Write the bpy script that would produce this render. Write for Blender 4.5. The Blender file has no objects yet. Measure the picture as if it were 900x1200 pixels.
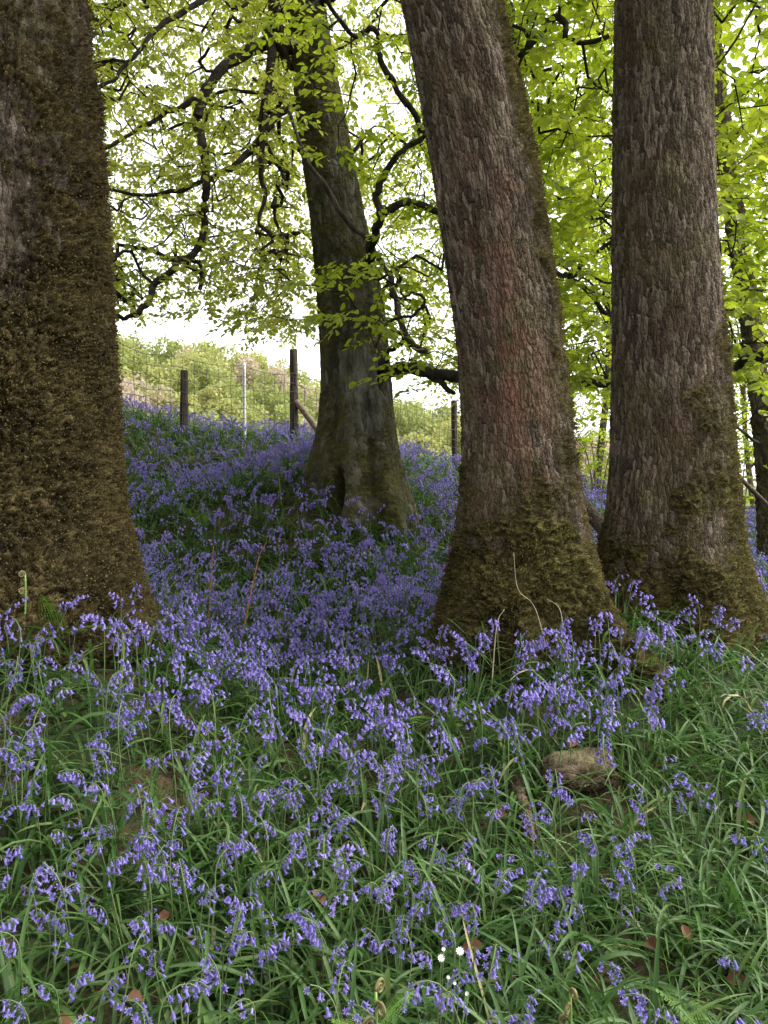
import bpy, math, random
import numpy as np
from mathutils import Matrix, Vector

R = np.random.default_rng(7)
random.seed(7)
SC = bpy.context.scene
COL = SC.collection
PI = math.pi

# ------------------------------------------------------------------ camera, sky, sun, exposure
EYE = 1.25
F = 906.0                                   # focal length in pixels of a 900x1200 frame
cam_d = bpy.data.cameras.new('camera')
cam = bpy.data.objects.new('camera', cam_d)
COL.objects.link(cam)
cam.location = (0, 0, EYE)
cam.rotation_euler = (math.radians(90), 0, 0)
cam_d.sensor_fit = 'VERTICAL'
cam_d.sensor_height = 36
cam_d.lens = 36 * F / 1200
cam_d.clip_start = 0.05
cam_d.clip_end = 3000
SC.camera = cam

SUN_EL, SUN_AZ = math.radians(52), math.radians(80)     # azimuth from +Y, clockwise: from the right
w = bpy.data.worlds.new('World')
SC.world = w
w.use_nodes = True
nt = w.node_tree
nt.nodes.clear()
o_ = nt.nodes.new('ShaderNodeOutputWorld')
bg = nt.nodes.new('ShaderNodeBackground')
sky = nt.nodes.new('ShaderNodeTexSky')
sky.sky_type = 'NISHITA'
sky.sun_disc = False
sky.sun_elevation = SUN_EL
sky.sun_rotation = SUN_AZ
sky.dust_density = 3.0
sky.air_density = 1.0
hs = nt.nodes.new('ShaderNodeHueSaturation')              # thin overcast: the blue is washed out
hs.inputs['Saturation'].default_value = 0.12
hs.inputs['Value'].default_value = 1.0
nt.links.new(sky.outputs[0], hs.inputs['Color'])
nt.links.new(hs.outputs[0], bg.inputs[0])
bg.inputs[1].default_value = 0.15
nt.links.new(bg.outputs[0], o_.inputs[0])

sl = bpy.data.lights.new('sun', 'SUN')
sl.energy = 0.9
sl.angle = math.radians(40)
sl.color = (1.0, 0.96, 0.9)
so = bpy.data.objects.new('sun', sl)
COL.objects.link(so)
sd = Vector((math.sin(SUN_AZ) * math.cos(SUN_EL), math.cos(SUN_AZ) * math.cos(SUN_EL), math.sin(SUN_EL)))
so.rotation_euler = sd.to_track_quat('Z', 'Y').to_euler()

vs = SC.view_settings
vs.view_transform = 'Standard'
vs.look = 'None'
vs.exposure = 2.05
vs.gamma = 1.0
SC.cycles.max_bounces = 6
SC.cycles.diffuse_bounces = 4
SC.cycles.transmission_bounces = 4
SC.cycles.transparent_max_bounces = 4
SC.cycles.caustics_reflective = False
SC.cycles.caustics_refractive = False

# ------------------------------------------------------------------ helpers
def P(u, v, d):
    return np.array([(u - 450) / F * d, d, EYE + (600 - v) / F * d])

def link(o):
    COL.objects.link(o)
    return o

def tag(o, label=None, cat=None, group=None, kind=None):
    if label: o['label'] = label
    if cat: o['category'] = cat
    if group: o['group'] = group
    if kind: o['kind'] = kind
    return o

def empty(name, loc, label=None, cat=None, group=None):
    o = link(bpy.data.objects.new(name, None))
    o.location = tuple(float(c) for c in loc)
    o.empty_display_size = 0.1
    return tag(o, label, cat, group)

def make_mesh(name, V, faces, mats, attrs=None, midx=None, smooth=True):
    """faces: list of (M,k) int arrays."""
    me = bpy.data.meshes.new(name)
    V = np.ascontiguousarray(V, dtype=np.float32)
    me.vertices.add(len(V))
    me.vertices.foreach_set('co', V.ravel())
    if not isinstance(faces, list): faces = [faces]
    faces = [f for f in faces if len(f)]
    loops = np.concatenate([np.asarray(f, np.int32).ravel() for f in faces])
    tot = np.concatenate([np.full(len(f), f.shape[1], np.int32) for f in faces])
    start = np.concatenate([[0], np.cumsum(tot)[:-1]]).astype(np.int32)
    me.loops.add(len(loops))
    me.loops.foreach_set('vertex_index', loops)
    me.polygons.add(len(tot))
    me.polygons.foreach_set('loop_start', start)
    me.polygons.foreach_set('loop_total', tot)
    me.polygons.foreach_set('use_smooth', np.full(len(tot), smooth, dtype=bool))
    if not isinstance(mats, (list, tuple)): mats = [mats]
    for m in mats: me.materials.append(m)
    if midx is not None:
        me.polygons.foreach_set('material_index', np.asarray(midx, np.int32))
    for k, a in (attrs or {}).items():
        a = np.ascontiguousarray(a, dtype=np.float32)
        if a.ndim == 1:
            at = me.attributes.new(k, 'FLOAT', 'POINT'); at.data.foreach_set('value', a)
        else:
            at = me.attributes.new(k, 'FLOAT_VECTOR', 'POINT'); at.data.foreach_set('vector', a.ravel())
    me.update(calc_edges=True)
    return me

def obj(name, V, faces, mats, parent=None, attrs=None, midx=None, smooth=True):
    V = np.asarray(V, float)
    if parent is not None:
        V = V - np.array(parent.location)
    o = link(bpy.data.objects.new(name, make_mesh(name, V, faces, mats, attrs, midx, smooth)))
    if parent is not None: o.parent = parent
    return o

class Acc:
    def __init__(s): s.V = []; s.Fc = {3: [], 4: []}; s.A = {}; s.n = 0
    def add(s, V, faces, **attrs):
        V = np.asarray(V, float).reshape(-1, 3)
        for f in (faces if isinstance(faces, list) else [faces]):
            f = np.asarray(f, int)
            if len(f): s.Fc[f.shape[1]].append(f + s.n)
        s.V.append(V)
        for k, a in attrs.items():
            a = np.asarray(a, float)
            s.A.setdefault(k, []).append(np.full(len(V), float(a)) if a.ndim == 0 else a)
        s.n += len(V)
    def build(s, name, mat, parent=None, smooth=True):
        if not s.n: return None
        faces = [np.concatenate(s.Fc[k]) for k in (3, 4) if s.Fc[k]]
        return obj(name, np.concatenate(s.V), faces, mat, parent, {k: np.concatenate(a) for k, a in s.A.items()}, None, smooth)

def unit(a):
    a = np.asarray(a, float)
    return a / (np.linalg.norm(a, axis=-1, keepdims=True) + 1e-12)

def smooth_line(pts, n):
    """Catmull-Rom through rows of any width."""
    p = np.asarray(pts, float)
    p = np.vstack([2 * p[0] - p[1], p, 2 * p[-1] - p[-2]])
    out = []
    segs = len(p) - 3
    for i in range(segs):
        t = np.linspace(0, 1, n, endpoint=(i == segs - 1))[:, None]
        a, b, c, d = p[i:i + 4]
        out.append(0.5 * (2 * b + (c - a) * t + (2 * a - 5 * b + 4 * c - d) * t**2 + (3 * b - a - 3 * c + d) * t**3))
    return np.vstack(out)

def tube(acc, pts, rad, k=6, cap=True, **attrs):
    pts = np.asarray(pts, float); n = len(pts)
    rad = np.broadcast_to(np.asarray(rad, float), (n,))
    tg = unit(np.gradient(pts, axis=0))
    ref = np.array([0, 0, 1.0]) if abs(tg[0][2]) < 0.8 else np.array([1.0, 0, 0])
    a = unit(np.cross(tg, ref)); b = np.cross(tg, a)
    th = np.linspace(0, 2 * PI, k, endpoint=False)
    V = pts[:, None] + rad[:, None, None] * (np.cos(th)[None, :, None] * a[:, None] + np.sin(th)[None, :, None] * b[:, None])
    V = V.reshape(-1, 3)
    i = np.arange(n - 1)[:, None] * k; j = np.arange(k)[None]; j2 = (j + 1) % k
    q = np.stack([i + j, i + j2, i + k + j2, i + k + j], -1).reshape(-1, 4)
    fs = [q]
    if cap:
        V = np.vstack([V, pts[0], pts[-1]])
        jj = np.arange(k); j2 = (jj + 1) % k
        fs.append(np.stack([np.full(k, n * k), j2, jj], -1))
        fs.append(np.stack([np.full(k, n * k + 1), (n - 1) * k + jj, (n - 1) * k + j2], -1))
    acc.add(V, fs, **attrs)

def noise3(p, seed=0):
    """smooth value noise in -1..1, numpy"""
    p = np.asarray(p, float)
    i = np.floor(p).astype(np.int64); f = p - i
    f = f * f * (3 - 2 * f)
    def h(ix, iy, iz):
        n = (ix * 374761393 + iy * 668265263 + iz * 2147483647 + seed * 974634541) & 0xffffffff
        n = ((n ^ (n >> 13)) * 1274126177) & 0xffffffff
        return ((n ^ (n >> 16)) & 0xffff) / 32767.5 - 1
    r = 0
    for dx in (0, 1):
        for dy in (0, 1):
            for dz in (0, 1):
                wgt = (f[..., 0] if dx else 1 - f[..., 0]) * (f[..., 1] if dy else 1 - f[..., 1]) * (f[..., 2] if dz else 1 - f[..., 2])
                r = r + wgt * h(i[..., 0] + dx, i[..., 1] + dy, i[..., 2] + dz)
    return r

def fbm(p, oct=3, seed=0):
    r, a = 0, 1.0
    for k in range(oct):
        r = r + a * noise3(np.asarray(p) * 2**k, seed + k); a *= 0.5
    return r / 1.75

# ------------------------------------------------------------------ materials
def mat_new(name):
    m = bpy.data.materials.new(name); m.use_nodes = True
    m.node_tree.nodes.clear()
    N = m.node_tree.nodes; L = m.node_tree.links
    return m, N, L, N.new('ShaderNodeOutputMaterial')

def node(N, L, typ, ins=None, **props):
    n = N.new(typ)
    for k, v in props.items(): setattr(n, k, v)
    for k, v in (ins or {}).items():
        s = n.inputs[k]
        if hasattr(v, 'is_linked') or isinstance(v, bpy.types.NodeSocket): L.new(v, s)
        else: s.default_value = v
    return n

def mixc(N, L, fac, a, b, blend='MIX'):
    n = N.new('ShaderNodeMix'); n.data_type = 'RGBA'; n.blend_type = blend
    for idx, v in ((0, fac), (6, a), (7, b)):
        if isinstance(v, bpy.types.NodeSocket): L.new(v, n.inputs[idx])
        else: n.inputs[idx].default_value = v if idx == 0 else (*v, 1) if len(v) == 3 else v
    return n.outputs[2]

def math_(N, L, op, a, b=0.0, clamp=False):
    n = N.new('ShaderNodeMath'); n.operation = op; n.use_clamp = clamp
    for i, v in enumerate((a, b)):
        if isinstance(v, bpy.types.NodeSocket): L.new(v, n.inputs[i])
        else: n.inputs[i].default_value = v
    return n.outputs[0]

def maprange(N, L, v, a, b, c=0.0, d=1.0):
    n = N.new('ShaderNodeMapRange'); L.new(v, n.inputs[0])
    n.interpolation_type = 'SMOOTHSTEP'
    for i, x in enumerate((a, b, c, d)): n.inputs[i + 1].default_value = x
    return n.outputs[0]

def ramp(N, L, fac, stops):
    n = N.new('ShaderNodeValToRGB'); L.new(fac, n.inputs[0])
    cr = n.color_ramp
    while len(cr.elements) < len(stops): cr.elements.new(0.5)
    for e, (p, c) in zip(cr.elements, stops):
        e.position = p; e.color = (*c, 1)
    return n.outputs[0]

def mat_leaf(name, stops, trans=0.4, rough=0.5, spec=0.3, boost=1.3, attr='rnd', patch=None):
    """thin leaf: colour by a per-plant random, light passes through"""
    m, N, L, out = mat_new(name)
    a = node(N, L, 'ShaderNodeAttribute', attribute_name=attr)
    c = ramp(N, L, a.outputs['Fac'], stops)
    if patch:
        g = node(N, L, 'ShaderNodeNewGeometry')
        nz = node(N, L, 'ShaderNodeTexNoise', {'Vector': g.outputs['Position'], 'Scale': patch[0], 'Detail': 2.0})
        c = mixc(N, L, maprange(N, L, nz.outputs[0], 0.4, 0.65), c, patch[1])
    p = node(N, L, 'ShaderNodeBsdfPrincipled', {'Base Color': c, 'Roughness': rough, 'Specular IOR Level': spec})
    hsv = node(N, L, 'ShaderNodeHueSaturation', {'Color': c, 'Value': boost, 'Saturation': 1.08})
    t = node(N, L, 'ShaderNodeBsdfTranslucent', {'Color': hsv.outputs[0]})
    mx = node(N, L, 'ShaderNodeMixShader', {0: trans, 1: p.outputs[0], 2: t.outputs[0]})
    L.new(mx.outputs[0], out.inputs[0])
    return m

def mat_plain(name, c1, c2, scale=20.0, rough=0.8, bump=0.0, spec=0.3, stretch=(1, 1, 1), metallic=0.0, detail=5.0):
    m, N, L, out = mat_new(name)
    tc = node(N, L, 'ShaderNodeTexCoord')
    mp = node(N, L, 'ShaderNodeMapping', {'Vector': tc.outputs['Object'], 'Scale': stretch})
    nz = node(N, L, 'ShaderNodeTexNoise', {'Vector': mp.outputs[0], 'Scale': scale, 'Detail': detail, 'Roughness': 0.65})
    c = mixc(N, L, maprange(N, L, nz.outputs[0], 0.35, 0.65), c1, c2)
    p = node(N, L, 'ShaderNodeBsdfPrincipled', {'Base Color': c, 'Roughness': rough, 'Specular IOR Level': spec, 'Metallic': metallic})
    if bump:
        b = node(N, L, 'ShaderNodeBump', {'Height': nz.outputs[0], 'Strength': 1.0, 'Distance': bump})
        L.new(b.outputs[0], p.inputs['Normal'])
    L.new(p.outputs[0], out.inputs[0])
    return m

def mat_bark(name, dark, light, moss1, moss2, ridge_scale=38.0, ridge_h=0.010, moss_h=0.016, red=(0.175, 0.088, 0.066), stretch=0.26, mid=None, lich=0.5):
    m, N, L, out = mat_new(name)
    m.displacement_method = 'BOTH'
    co = node(N, L, 'ShaderNodeAttribute', attribute_name='bark_co').outputs['Vector']
    moss_a = node(N, L, 'ShaderNodeAttribute', attribute_name='moss').outputs['Fac']
    red_a = node(N, L, 'ShaderNodeAttribute', attribute_name='red').outputs['Fac']
    wz = node(N, L, 'ShaderNodeTexNoise', {'Vector': co, 'Scale': 14.0, 'Detail': 4.0, 'Roughness': 0.6})
    sub = node(N, L, 'ShaderNodeVectorMath', {0: wz.outputs['Color'], 1: (0.5, 0.5, 0.5)}, operation='SUBTRACT')
    scl = node(N, L, 'ShaderNodeVectorMath', {0: sub.outputs[0], 'Scale': 0.035}, operation='SCALE')
    add = node(N, L, 'ShaderNodeVectorMath', {0: co, 1: scl.outputs[0]}, operation='ADD')
    mp = node(N, L, 'ShaderNodeMapping', {'Vector': add.outputs[0], 'Scale': (1, 1, stretch)})
    vor = node(N, L, 'ShaderNodeTexVoronoi', {'Vector': mp.outputs[0], 'Scale': ridge_scale, 'Randomness': 1.0}, feature='DISTANCE_TO_EDGE')
    vo2 = node(N, L, 'ShaderNodeTexVoronoi', {'Vector': mp.outputs[0], 'Scale': ridge_scale * 2.1, 'Randomness': 1.0}, feature='DISTANCE_TO_EDGE')
    ridge = maprange(N, L, vor.outputs['Distance'], 0.0, 0.2)
    rid2 = maprange(N, L, vo2.outputs['Distance'], 0.0, 0.2)
    cell = node(N, L, 'ShaderNodeTexVoronoi', {'Vector': mp.outputs[0], 'Scale': ridge_scale, 'Randomness': 1.0}, feature='F1')
    fine = node(N, L, 'ShaderNodeTexNoise', {'Vector': add.outputs[0], 'Scale': 120.0, 'Detail': 6.0, 'Roughness': 0.75})
    mpf = node(N, L, 'ShaderNodeMapping', {'Vector': add.outputs[0], 'Scale': (1, 1, 0.12)})
    fib = node(N, L, 'ShaderNodeTexNoise', {'Vector': mpf.outputs[0], 'Scale': 70.0, 'Detail': 5.0, 'Roughness': 0.7})
    sep = node(N, L, 'ShaderNodeSeparateColor', {0: cell.outputs['Color']})
    bh = math_(N, L, 'MULTIPLY', ridge, ridge_h)
    bh = math_(N, L, 'ADD', bh, math_(N, L, 'MULTIPLY', rid2, ridge_h * 0.45))
    bh = math_(N, L, 'ADD', bh, math_(N, L, 'MULTIPLY', fine.outputs[0], ridge_h * 0.7))
    bh = math_(N, L, 'ADD', bh, math_(N, L, 'MULTIPLY', fib.outputs[0], ridge_h * 0.9))
    bh = math_(N, L, 'ADD', bh, math_(N, L, 'MULTIPLY', sep.outputs[1], ridge_h * 0.4))
    # moss: crumbly cushions
    mm = node(N, L, 'ShaderNodeTexNoise', {'Vector': co, 'Scale': 7.0, 'Detail': 9.0, 'Roughness': 0.78})
    mk = math_(N, L, 'ADD', moss_a, math_(N, L, 'MULTIPLY', math_(N, L, 'SUBTRACT', mm.outputs[0], 0.5), 2.6))
    mask = maprange(N, L, mk, 0.3, 0.75)
    mpm = node(N, L, 'ShaderNodeMapping', {'Vector': add.outputs[0], 'Scale': (1, 1, 1.35)})
    mv = node(N, L, 'ShaderNodeTexNoise', {'Vector': mpm.outputs[0], 'Scale': 24.0, 'Detail': 7.0, 'Roughness': 0.72, 'Distortion': 0.5})
    mv2 = node(N, L, 'ShaderNodeTexVoronoi', {'Vector': mpm.outputs[0], 'Scale': 42.0, 'Detail': 1.5, 'Roughness': 0.6}, feature='F1')
    lump = math_(N, L, 'SUBTRACT', 1.0, mv2.outputs['Distance'], True)
    lump = math_(N, L, 'POWER', lump, 1.6)
    mh = math_(N, L, 'ADD', math_(N, L, 'MULTIPLY', maprange(N, L, mv.outputs[0], 0.37, 0.63), moss_h), math_(N, L, 'MULTIPLY', lump, moss_h * 0.9))
    mh = math_(N, L, 'ADD', mh, math_(N, L, 'MULTIPLY', fine.outputs[0], moss_h * 0.5))
    hmix = node(N, L, 'ShaderNodeMix', {0: mask, 2: bh, 3: mh})
    dsp = node(N, L, 'ShaderNodeDisplacement', {'Height': hmix.outputs[0], 'Midlevel': ridge_h * 1.6 if mid is None else mid, 'Scale': 1.0})
    L.new(dsp.outputs[0], out.inputs['Displacement'])
    # colours
    tone = node(N, L, 'ShaderNodeTexNoise', {'Vector': mp.outputs[0], 'Scale': 12.0, 'Detail': 6.0, 'Roughness': 0.65})
    big = node(N, L, 'ShaderNodeTexNoise', {'Vector': co, 'Scale': 3.5, 'Detail': 5.0, 'Roughness': 0.6})
    tv = math_(N, L, 'ADD', math_(N, L, 'MULTIPLY', tone.outputs[0], 0.55), math_(N, L, 'MULTIPLY', sep.outputs[0], 0.45))
    bc = mixc(N, L, maprange(N, L, tv, 0.3, 0.8), dark, light)
    bc = mixc(N, L, maprange(N, L, big.outputs[0], 0.45, 0.65, 0.0, 0.6), bc, tuple(x * f for x, f in zip(dark, (1.15, 1.0, 0.8))))
    alg = node(N, L, 'ShaderNodeTexNoise', {'Vector': co, 'Scale': 2.3, 'Detail': 7.0, 'Roughness': 0.7})
    bc = mixc(N, L, maprange(N, L, alg.outputs[0], 0.48, 0.68, 0.0, 0.65), bc, (0.1, 0.09, 0.036))
    lic = node(N, L, 'ShaderNodeTexNoise', {'Vector': co, 'Scale': 22.0, 'Detail': 7.0, 'Roughness': 0.78})
    bc = mixc(N, L, maprange(N, L, lic.outputs[0], 0.64, 0.74, 0.0, lich), bc, (0.17, 0.16, 0.135))
    rk = math_(N, L, 'MULTIPLY', red_a, maprange(N, L, math_(N, L, 'ADD', math_(N, L, 'MULTIPLY', tone.outputs[0], 0.5), math_(N, L, 'MULTIPLY', big.outputs[0], 0.5)), 0.4, 0.62))
    bc = mixc(N, L, math_(N, L, 'MULTIPLY', rk, 0.95), bc, red)
    mt = node(N, L, 'ShaderNodeTexNoise', {'Vector': co, 'Scale': 18.0, 'Detail': 8.0, 'Roughness': 0.8})
    mb = node(N, L, 'ShaderNodeTexNoise', {'Vector': co, 'Scale': 4.0, 'Detail': 4.0, 'Roughness': 0.6})
    mtt = math_(N, L, 'ADD', math_(N, L, 'MULTIPLY', mt.outputs[0], 0.6), math_(N, L, 'MULTIPLY', mb.outputs[0], 0.4))
    mc = mixc(N, L, maprange(N, L, mtt, 0.4, 0.62), moss1, moss2)
    c = mixc(N, L, mask, bc, mc)
    p = node(N, L, 'ShaderNodeBsdfPrincipled', {'Base Color': c, 'Roughness': 0.9, 'Specular IOR Level': 0.12})
    L.new(p.outputs[0], out.inputs[0])
    return m

# ------------------------------------------------------------------ terrain
def GP(u, v, d, drop=0.2):
    p = P(u, v, d); return (p[0], p[1], p[2] - drop)

ctrl = [(0, 0, 0.0), (-1.2, 0.2, 0.06), (1.2, 0.2, -0.02), (0, -4, -0.5), (-5, -4, -0.1), (5, -4, -0.6),
        GP(450, 1200, 1.55), GP(0, 1190, 1.55), GP(900, 1205, 1.55),
        GP(0, 990, 1.95), GP(300, 905, 2.5), GP(600, 905, 2.5), GP(880, 860, 2.8),
        GP(80, 728, 2.95, .05), GP(-60, 728, 3.0, .05), GP(-250, 715, 3.2, .05), GP(300, 770, 3.5), GP(460, 765, 3.6),
        GP(620, 748, 3.5, .06), GP(740, 762, 3.4, .08), GP(800, 738, 3.85, .06), GP(1000, 770, 4.0),
        GP(300, 655, 5.5), GP(180, 640, 5.5), GP(40, 600, 5.5), GP(480, 665, 5.5), GP(560, 680, 5.5), GP(720, 690, 6.0),
        GP(880, 690, 6.5), GP(1050, 700, 6.5),
        GP(440, 592, 7.0, .1), GP(360, 550, 7.0, .1), GP(340, 535, 8.0, .1), GP(300, 560, 8, .15), GP(180, 555, 8, .15), GP(60, 540, 8, .15),
        GP(500, 565, 9), GP(300, 503, 10.5, .15), GP(200, 491, 10.5, .15), GP(130, 474, 10.2, .15), GP(0, 450, 10.2, .15), GP(-200, 430, 10, .15),
        GP(370, 512, 10.6, .15), GP(500, 533, 11.5, .15), GP(545, 546, 12, .15), GP(620, 560, 13, .15),
        GP(700, 605, 9), GP(700, 565, 14), GP(890, 642, 10), GP(890, 605, 16), GP(1100, 640, 10), GP(1100, 600, 16),
        (-6, 14, EYE + 0.9), (-2.5, 14, EYE + 0.8), (0.5, 15.5, EYE + 0.5), (-9, 14, EYE + 1.2),
        (-6, 20, EYE - 1.5), (0, 21, EYE - 1.0), (-12, 20, EYE - 1.5), (5, 22, EYE - 0.2), (12, 22, EYE - 0.1)]
ctrl = np.array(ctrl, float)
def _tps_k(r2): return 0.5 * r2 * np.log(r2 + 1e-9)
_n = len(ctrl)
_K = _tps_k(((ctrl[:, None, :2] - ctrl[None, :, :2])**2).sum(-1)) + np.eye(_n) * 0.03
_Pm = np.hstack([np.ones((_n, 1)), ctrl[:, :2]])
_A = np.block([[_K, _Pm], [_Pm.T, np.zeros((3, 3))]])
_sol = np.linalg.solve(_A, np.concatenate([ctrl[:, 2], np.zeros(3)]))

def hill_z(x, y):
    d = np.maximum(np.hypot(x, y), 1)
    ang = x / np.maximum(y, 1.0)
    top = np.interp(ang, [-1.5, -0.6, -0.36, -0.22, -0.13, -0.08, 0.03, 0.12, 0.5, 1.2], [44, 38, 33.5, 33, 28, 24, 21, 16, 4, 2])
    t = np.clip((d - 60) / 130, 0, 1); t = t * t * (3 - 2 * t)
    und = 1.6 * fbm(np.stack([x / 28, y / 28, 0 * x], -1), 2, 5)
    return -9 + (top + 9 + EYE) * t + und * np.clip((d - 40) / 60, 0, 1)

def ground_z(x, y):
    x = np.asarray(x, float); y = np.asarray(y, float)
    sh = x.shape; xf = x.ravel(); yf = y.ravel(); z = np.empty(len(xf))
    for s in range(0, len(xf), 20000):
        xx, yy = xf[s:s + 20000], yf[s:s + 20000]
        r2 = (xx[:, None] - ctrl[None, :, 0])**2 + (yy[:, None] - ctrl[None, :, 1])**2
        near = _tps_k(r2) @ _sol[:_n] + _sol[_n] + _sol[_n + 1] * xx + _sol[_n + 2] * yy
        near += 0.03 * fbm(np.stack([xx * 1.7, yy * 1.7, 0 * xx], -1), 3, 3)
        d = np.hypot(xx, yy - 4)
        t = np.clip((d - 15) / 16, 0, 1); t = t * t * (3 - 2 * t)
        near = np.clip(near, -9, EYE + 3)
        z[s:s + 20000] = near * (1 - t) + hill_z(xx, yy) * t
    return z.reshape(sh)

def on_ground(u, v, lift=0.0):
    for d in np.arange(1.2, 14, .02):
        q = P(u, v, d)
        if gz(q[0], d) + lift >= q[2]: return q
    return q

def gz(x, y): return float(ground_z(np.array([x]), np.array([y]))[0])

def axis(fine, step, far, k):
    a = list(np.arange(0, fine, step)); s = step
    while a[-1] < far: s *= k; a.append(a[-1] + s)
    return np.array(a)
ax_ = axis(8, 0.1, 900, 1.16)
gx = np.concatenate([-ax_[:0:-1], ax_])
gy = np.concatenate([-axis(3, 0.25, 400, 1.3)[:0:-1], axis(18, 0.1, 900, 1.12)])
GX, GY = np.meshgrid(gx, gy)
GV = np.stack([GX, GY, ground_z(GX, GY)], -1).reshape(-1, 3)
nx, ny = len(gx), len(gy)
ii = (np.arange(ny - 1)[:, None] * nx + np.arange(nx - 1)[None]).ravel()
GQ = np.stack([ii, ii + 1, ii + nx + 1, ii + nx], -1)

m, N, L, out = mat_new('soil_and_litter')
g = node(N, L, 'ShaderNodeNewGeometry')
n1 = node(N, L, 'ShaderNodeTexNoise', {'Vector': g.outputs['Position'], 'Scale': 3.0, 'Detail': 8.0, 'Roughness': 0.7})
n2 = node(N, L, 'ShaderNodeTexNoise', {'Vector': g.outputs['Position'], 'Scale': 45.0, 'Detail': 5.0, 'Roughness': 0.7})
c = mixc(N, L, maprange(N, L, n2.outputs[0], 0.35, 0.65), (0.035, 0.028, 0.016), (0.10, 0.07, 0.04))
c = mixc(N, L, maprange(N, L, n1.outputs[0], 0.42, 0.58), c, (0.035, 0.055, 0.02))
sp = node(N, L, 'ShaderNodeSeparateXYZ', {0: g.outputs['Position']})
c = mixc(N, L, maprange(N, L, sp.outputs[1], 25.0, 60.0), c, (0.11, 0.13, 0.04))
p = node(N, L, 'ShaderNodeBsdfPrincipled', {'Base Color': c, 'Roughness': 0.95, 'Specular IOR Level': 0.1})
b = node(N, L, 'ShaderNodeBump', {'Height': n2.outputs[0], 'Strength': 0.8, 'Distance': 0.03})
L.new(b.outputs[0], p.inputs['Normal']); L.new(p.outputs[0], out.inputs[0])
M_soil = m
ground = obj('ground', GV, GQ, M_soil)
tag(ground, kind='structure')

# ------------------------------------------------------------------ materials of the place
M_bark_moss = mat_bark('mossy_bark', (0.055, 0.043, 0.033), (0.22, 0.178, 0.145), (0.034, 0.026, 0.012), (0.165, 0.126, 0.052), moss_h=0.05, mid=0.052)
M_bark_plate = mat_bark('plated_bark', (0.052, 0.04, 0.029), (0.225, 0.177, 0.132), (0.04, 0.035, 0.012), (0.155, 0.132, 0.042), ridge_scale=60, ridge_h=0.0085, stretch=.2, moss_h=.034, mid=.03)
M_bark_old = mat_bark('dark_beech_bark', (0.04, 0.036, 0.028), (0.15, 0.138, 0.112), (0.04, 0.038, 0.014), (0.12, 0.112, 0.038), ridge_scale=24, ridge_h=0.009, moss_h=0.018, lich=1.0, red=(0.26, 0.255, 0.24))
M_moss = mat_leaf('moss_frond', [(0, (0.05, 0.038, 0.016)), (0.5, (0.11, 0.086, 0.034)), (1, (0.135, 0.112, 0.044))], 0.25, 0.95, 0.0, 1.2)
M_limb = mat_plain('limb_bark', (0.02, 0.017, 0.013), (0.05, 0.042, 0.032), 18, 0.9, 0.01, 0.1)
M_twig = mat_plain('twig_bark', (0.018, 0.015, 0.012), (0.04, 0.032, 0.024), 30, 0.9, 0.0, 0.1)
M_dead = mat_plain('dead_wood', (0.07, 0.05, 0.035), (0.16, 0.12, 0.09), 30, 0.9, 0.006, 0.1, (1, 1, 0.3))
M_paletwig = mat_plain('pale_dry_stem', (0.3, 0.24, 0.16), (0.5, 0.42, 0.3), 30, 0.9, 0.0, 0.1)
M_rust = mat_plain('rusty_dry_stem', (0.25, 0.09, 0.03), (0.4, 0.17, 0.06), 30, 0.9, 0.0, 0.1)
M_post = mat_plain('weathered_post', (0.035, 0.026, 0.022), (0.09, 0.07, 0.06), 25, 0.9, 0.008, 0.1, (1, 1, 0.12))
M_brace = mat_plain('weathered_brace', (0.12, 0.09, 0.065), (0.22, 0.17, 0.12), 25, 0.9, 0.006, 0.1, (0.2, 1, 1))
M_white = mat_plain('white_painted_steel', (0.72, 0.74, 0.74), (0.85, 0.86, 0.86), 30, 0.5, 0.0, 0.4)
M_wire = mat_plain('galvanised_wire', (0.09, 0.085, 0.08), (0.16, 0.15, 0.14), 60, 0.5, 0.0, 0.4, metallic=0.4)
M_beech = mat_leaf('beech_leaf_olive', [(0, (0.125, 0.155, 0.025)), (0.5, (0.225, 0.255, 0.045)), (1, (0.35, 0.36, 0.085))], 0.6, 0.5, 0.2, 1.5)  # the paler, more olive leaf of the old beech's crown
M_beech_b = mat_leaf('beech_leaf_bright', [(0, (0.11, 0.165, 0.018)), (0.5, (0.21, 0.265, 0.03)), (1, (0.33, 0.37, 0.06))], 0.58, 0.5, 0.2, 1.5)
M_wood = mat_leaf('hill_wood_leaf', [(0, (0.2, 0.235, 0.075)), (0.45, (0.3, 0.325, 0.115)), (0.8, (0.4, 0.39, 0.16)), (0.86, (0.4, 0.34, 0.25)), (1, (0.46, 0.38, 0.3))], 0.4, 0.7, 0.05, 1.2)
M_strap = mat_leaf('bluebell_leaf', [(0, (0.03, 0.07, 0.016)), (0.5, (0.053, 0.11, 0.026)), (0.8, (0.1, 0.16, 0.045)), (0.88, (0.15, 0.18, 0.07)), (0.95, (0.34, 0.29, 0.14))], 0.3, 0.45, 0.22, 1.35)
M_grass = mat_leaf('grass_blade', [(0, (0.05, 0.11, 0.02)), (0.6, (0.09, 0.17, 0.03)), (0.9, (0.15, 0.22, 0.05)), (1, (0.3, 0.26, 0.12))], 0.3, 0.45, 0.35, 1.3)
M_fern = mat_leaf('fern_frond', [(0, (0.07, 0.16, 0.02)), (1, (0.16, 0.27, 0.05))], 0.35, 0.5, 0.25, 1.4)
M_bell = mat_leaf('bluebell_petal', [(0, (0.095, 0.07, 0.265)), (0.45, (0.17, 0.128, 0.385)), (0.8, (0.255, 0.2, 0.48)), (1, (0.43, 0.37, 0.6))], 0.3, 0.5, 0.25, 1.15, patch=(90.0, (0.21, 0.175, 0.47)))
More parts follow.
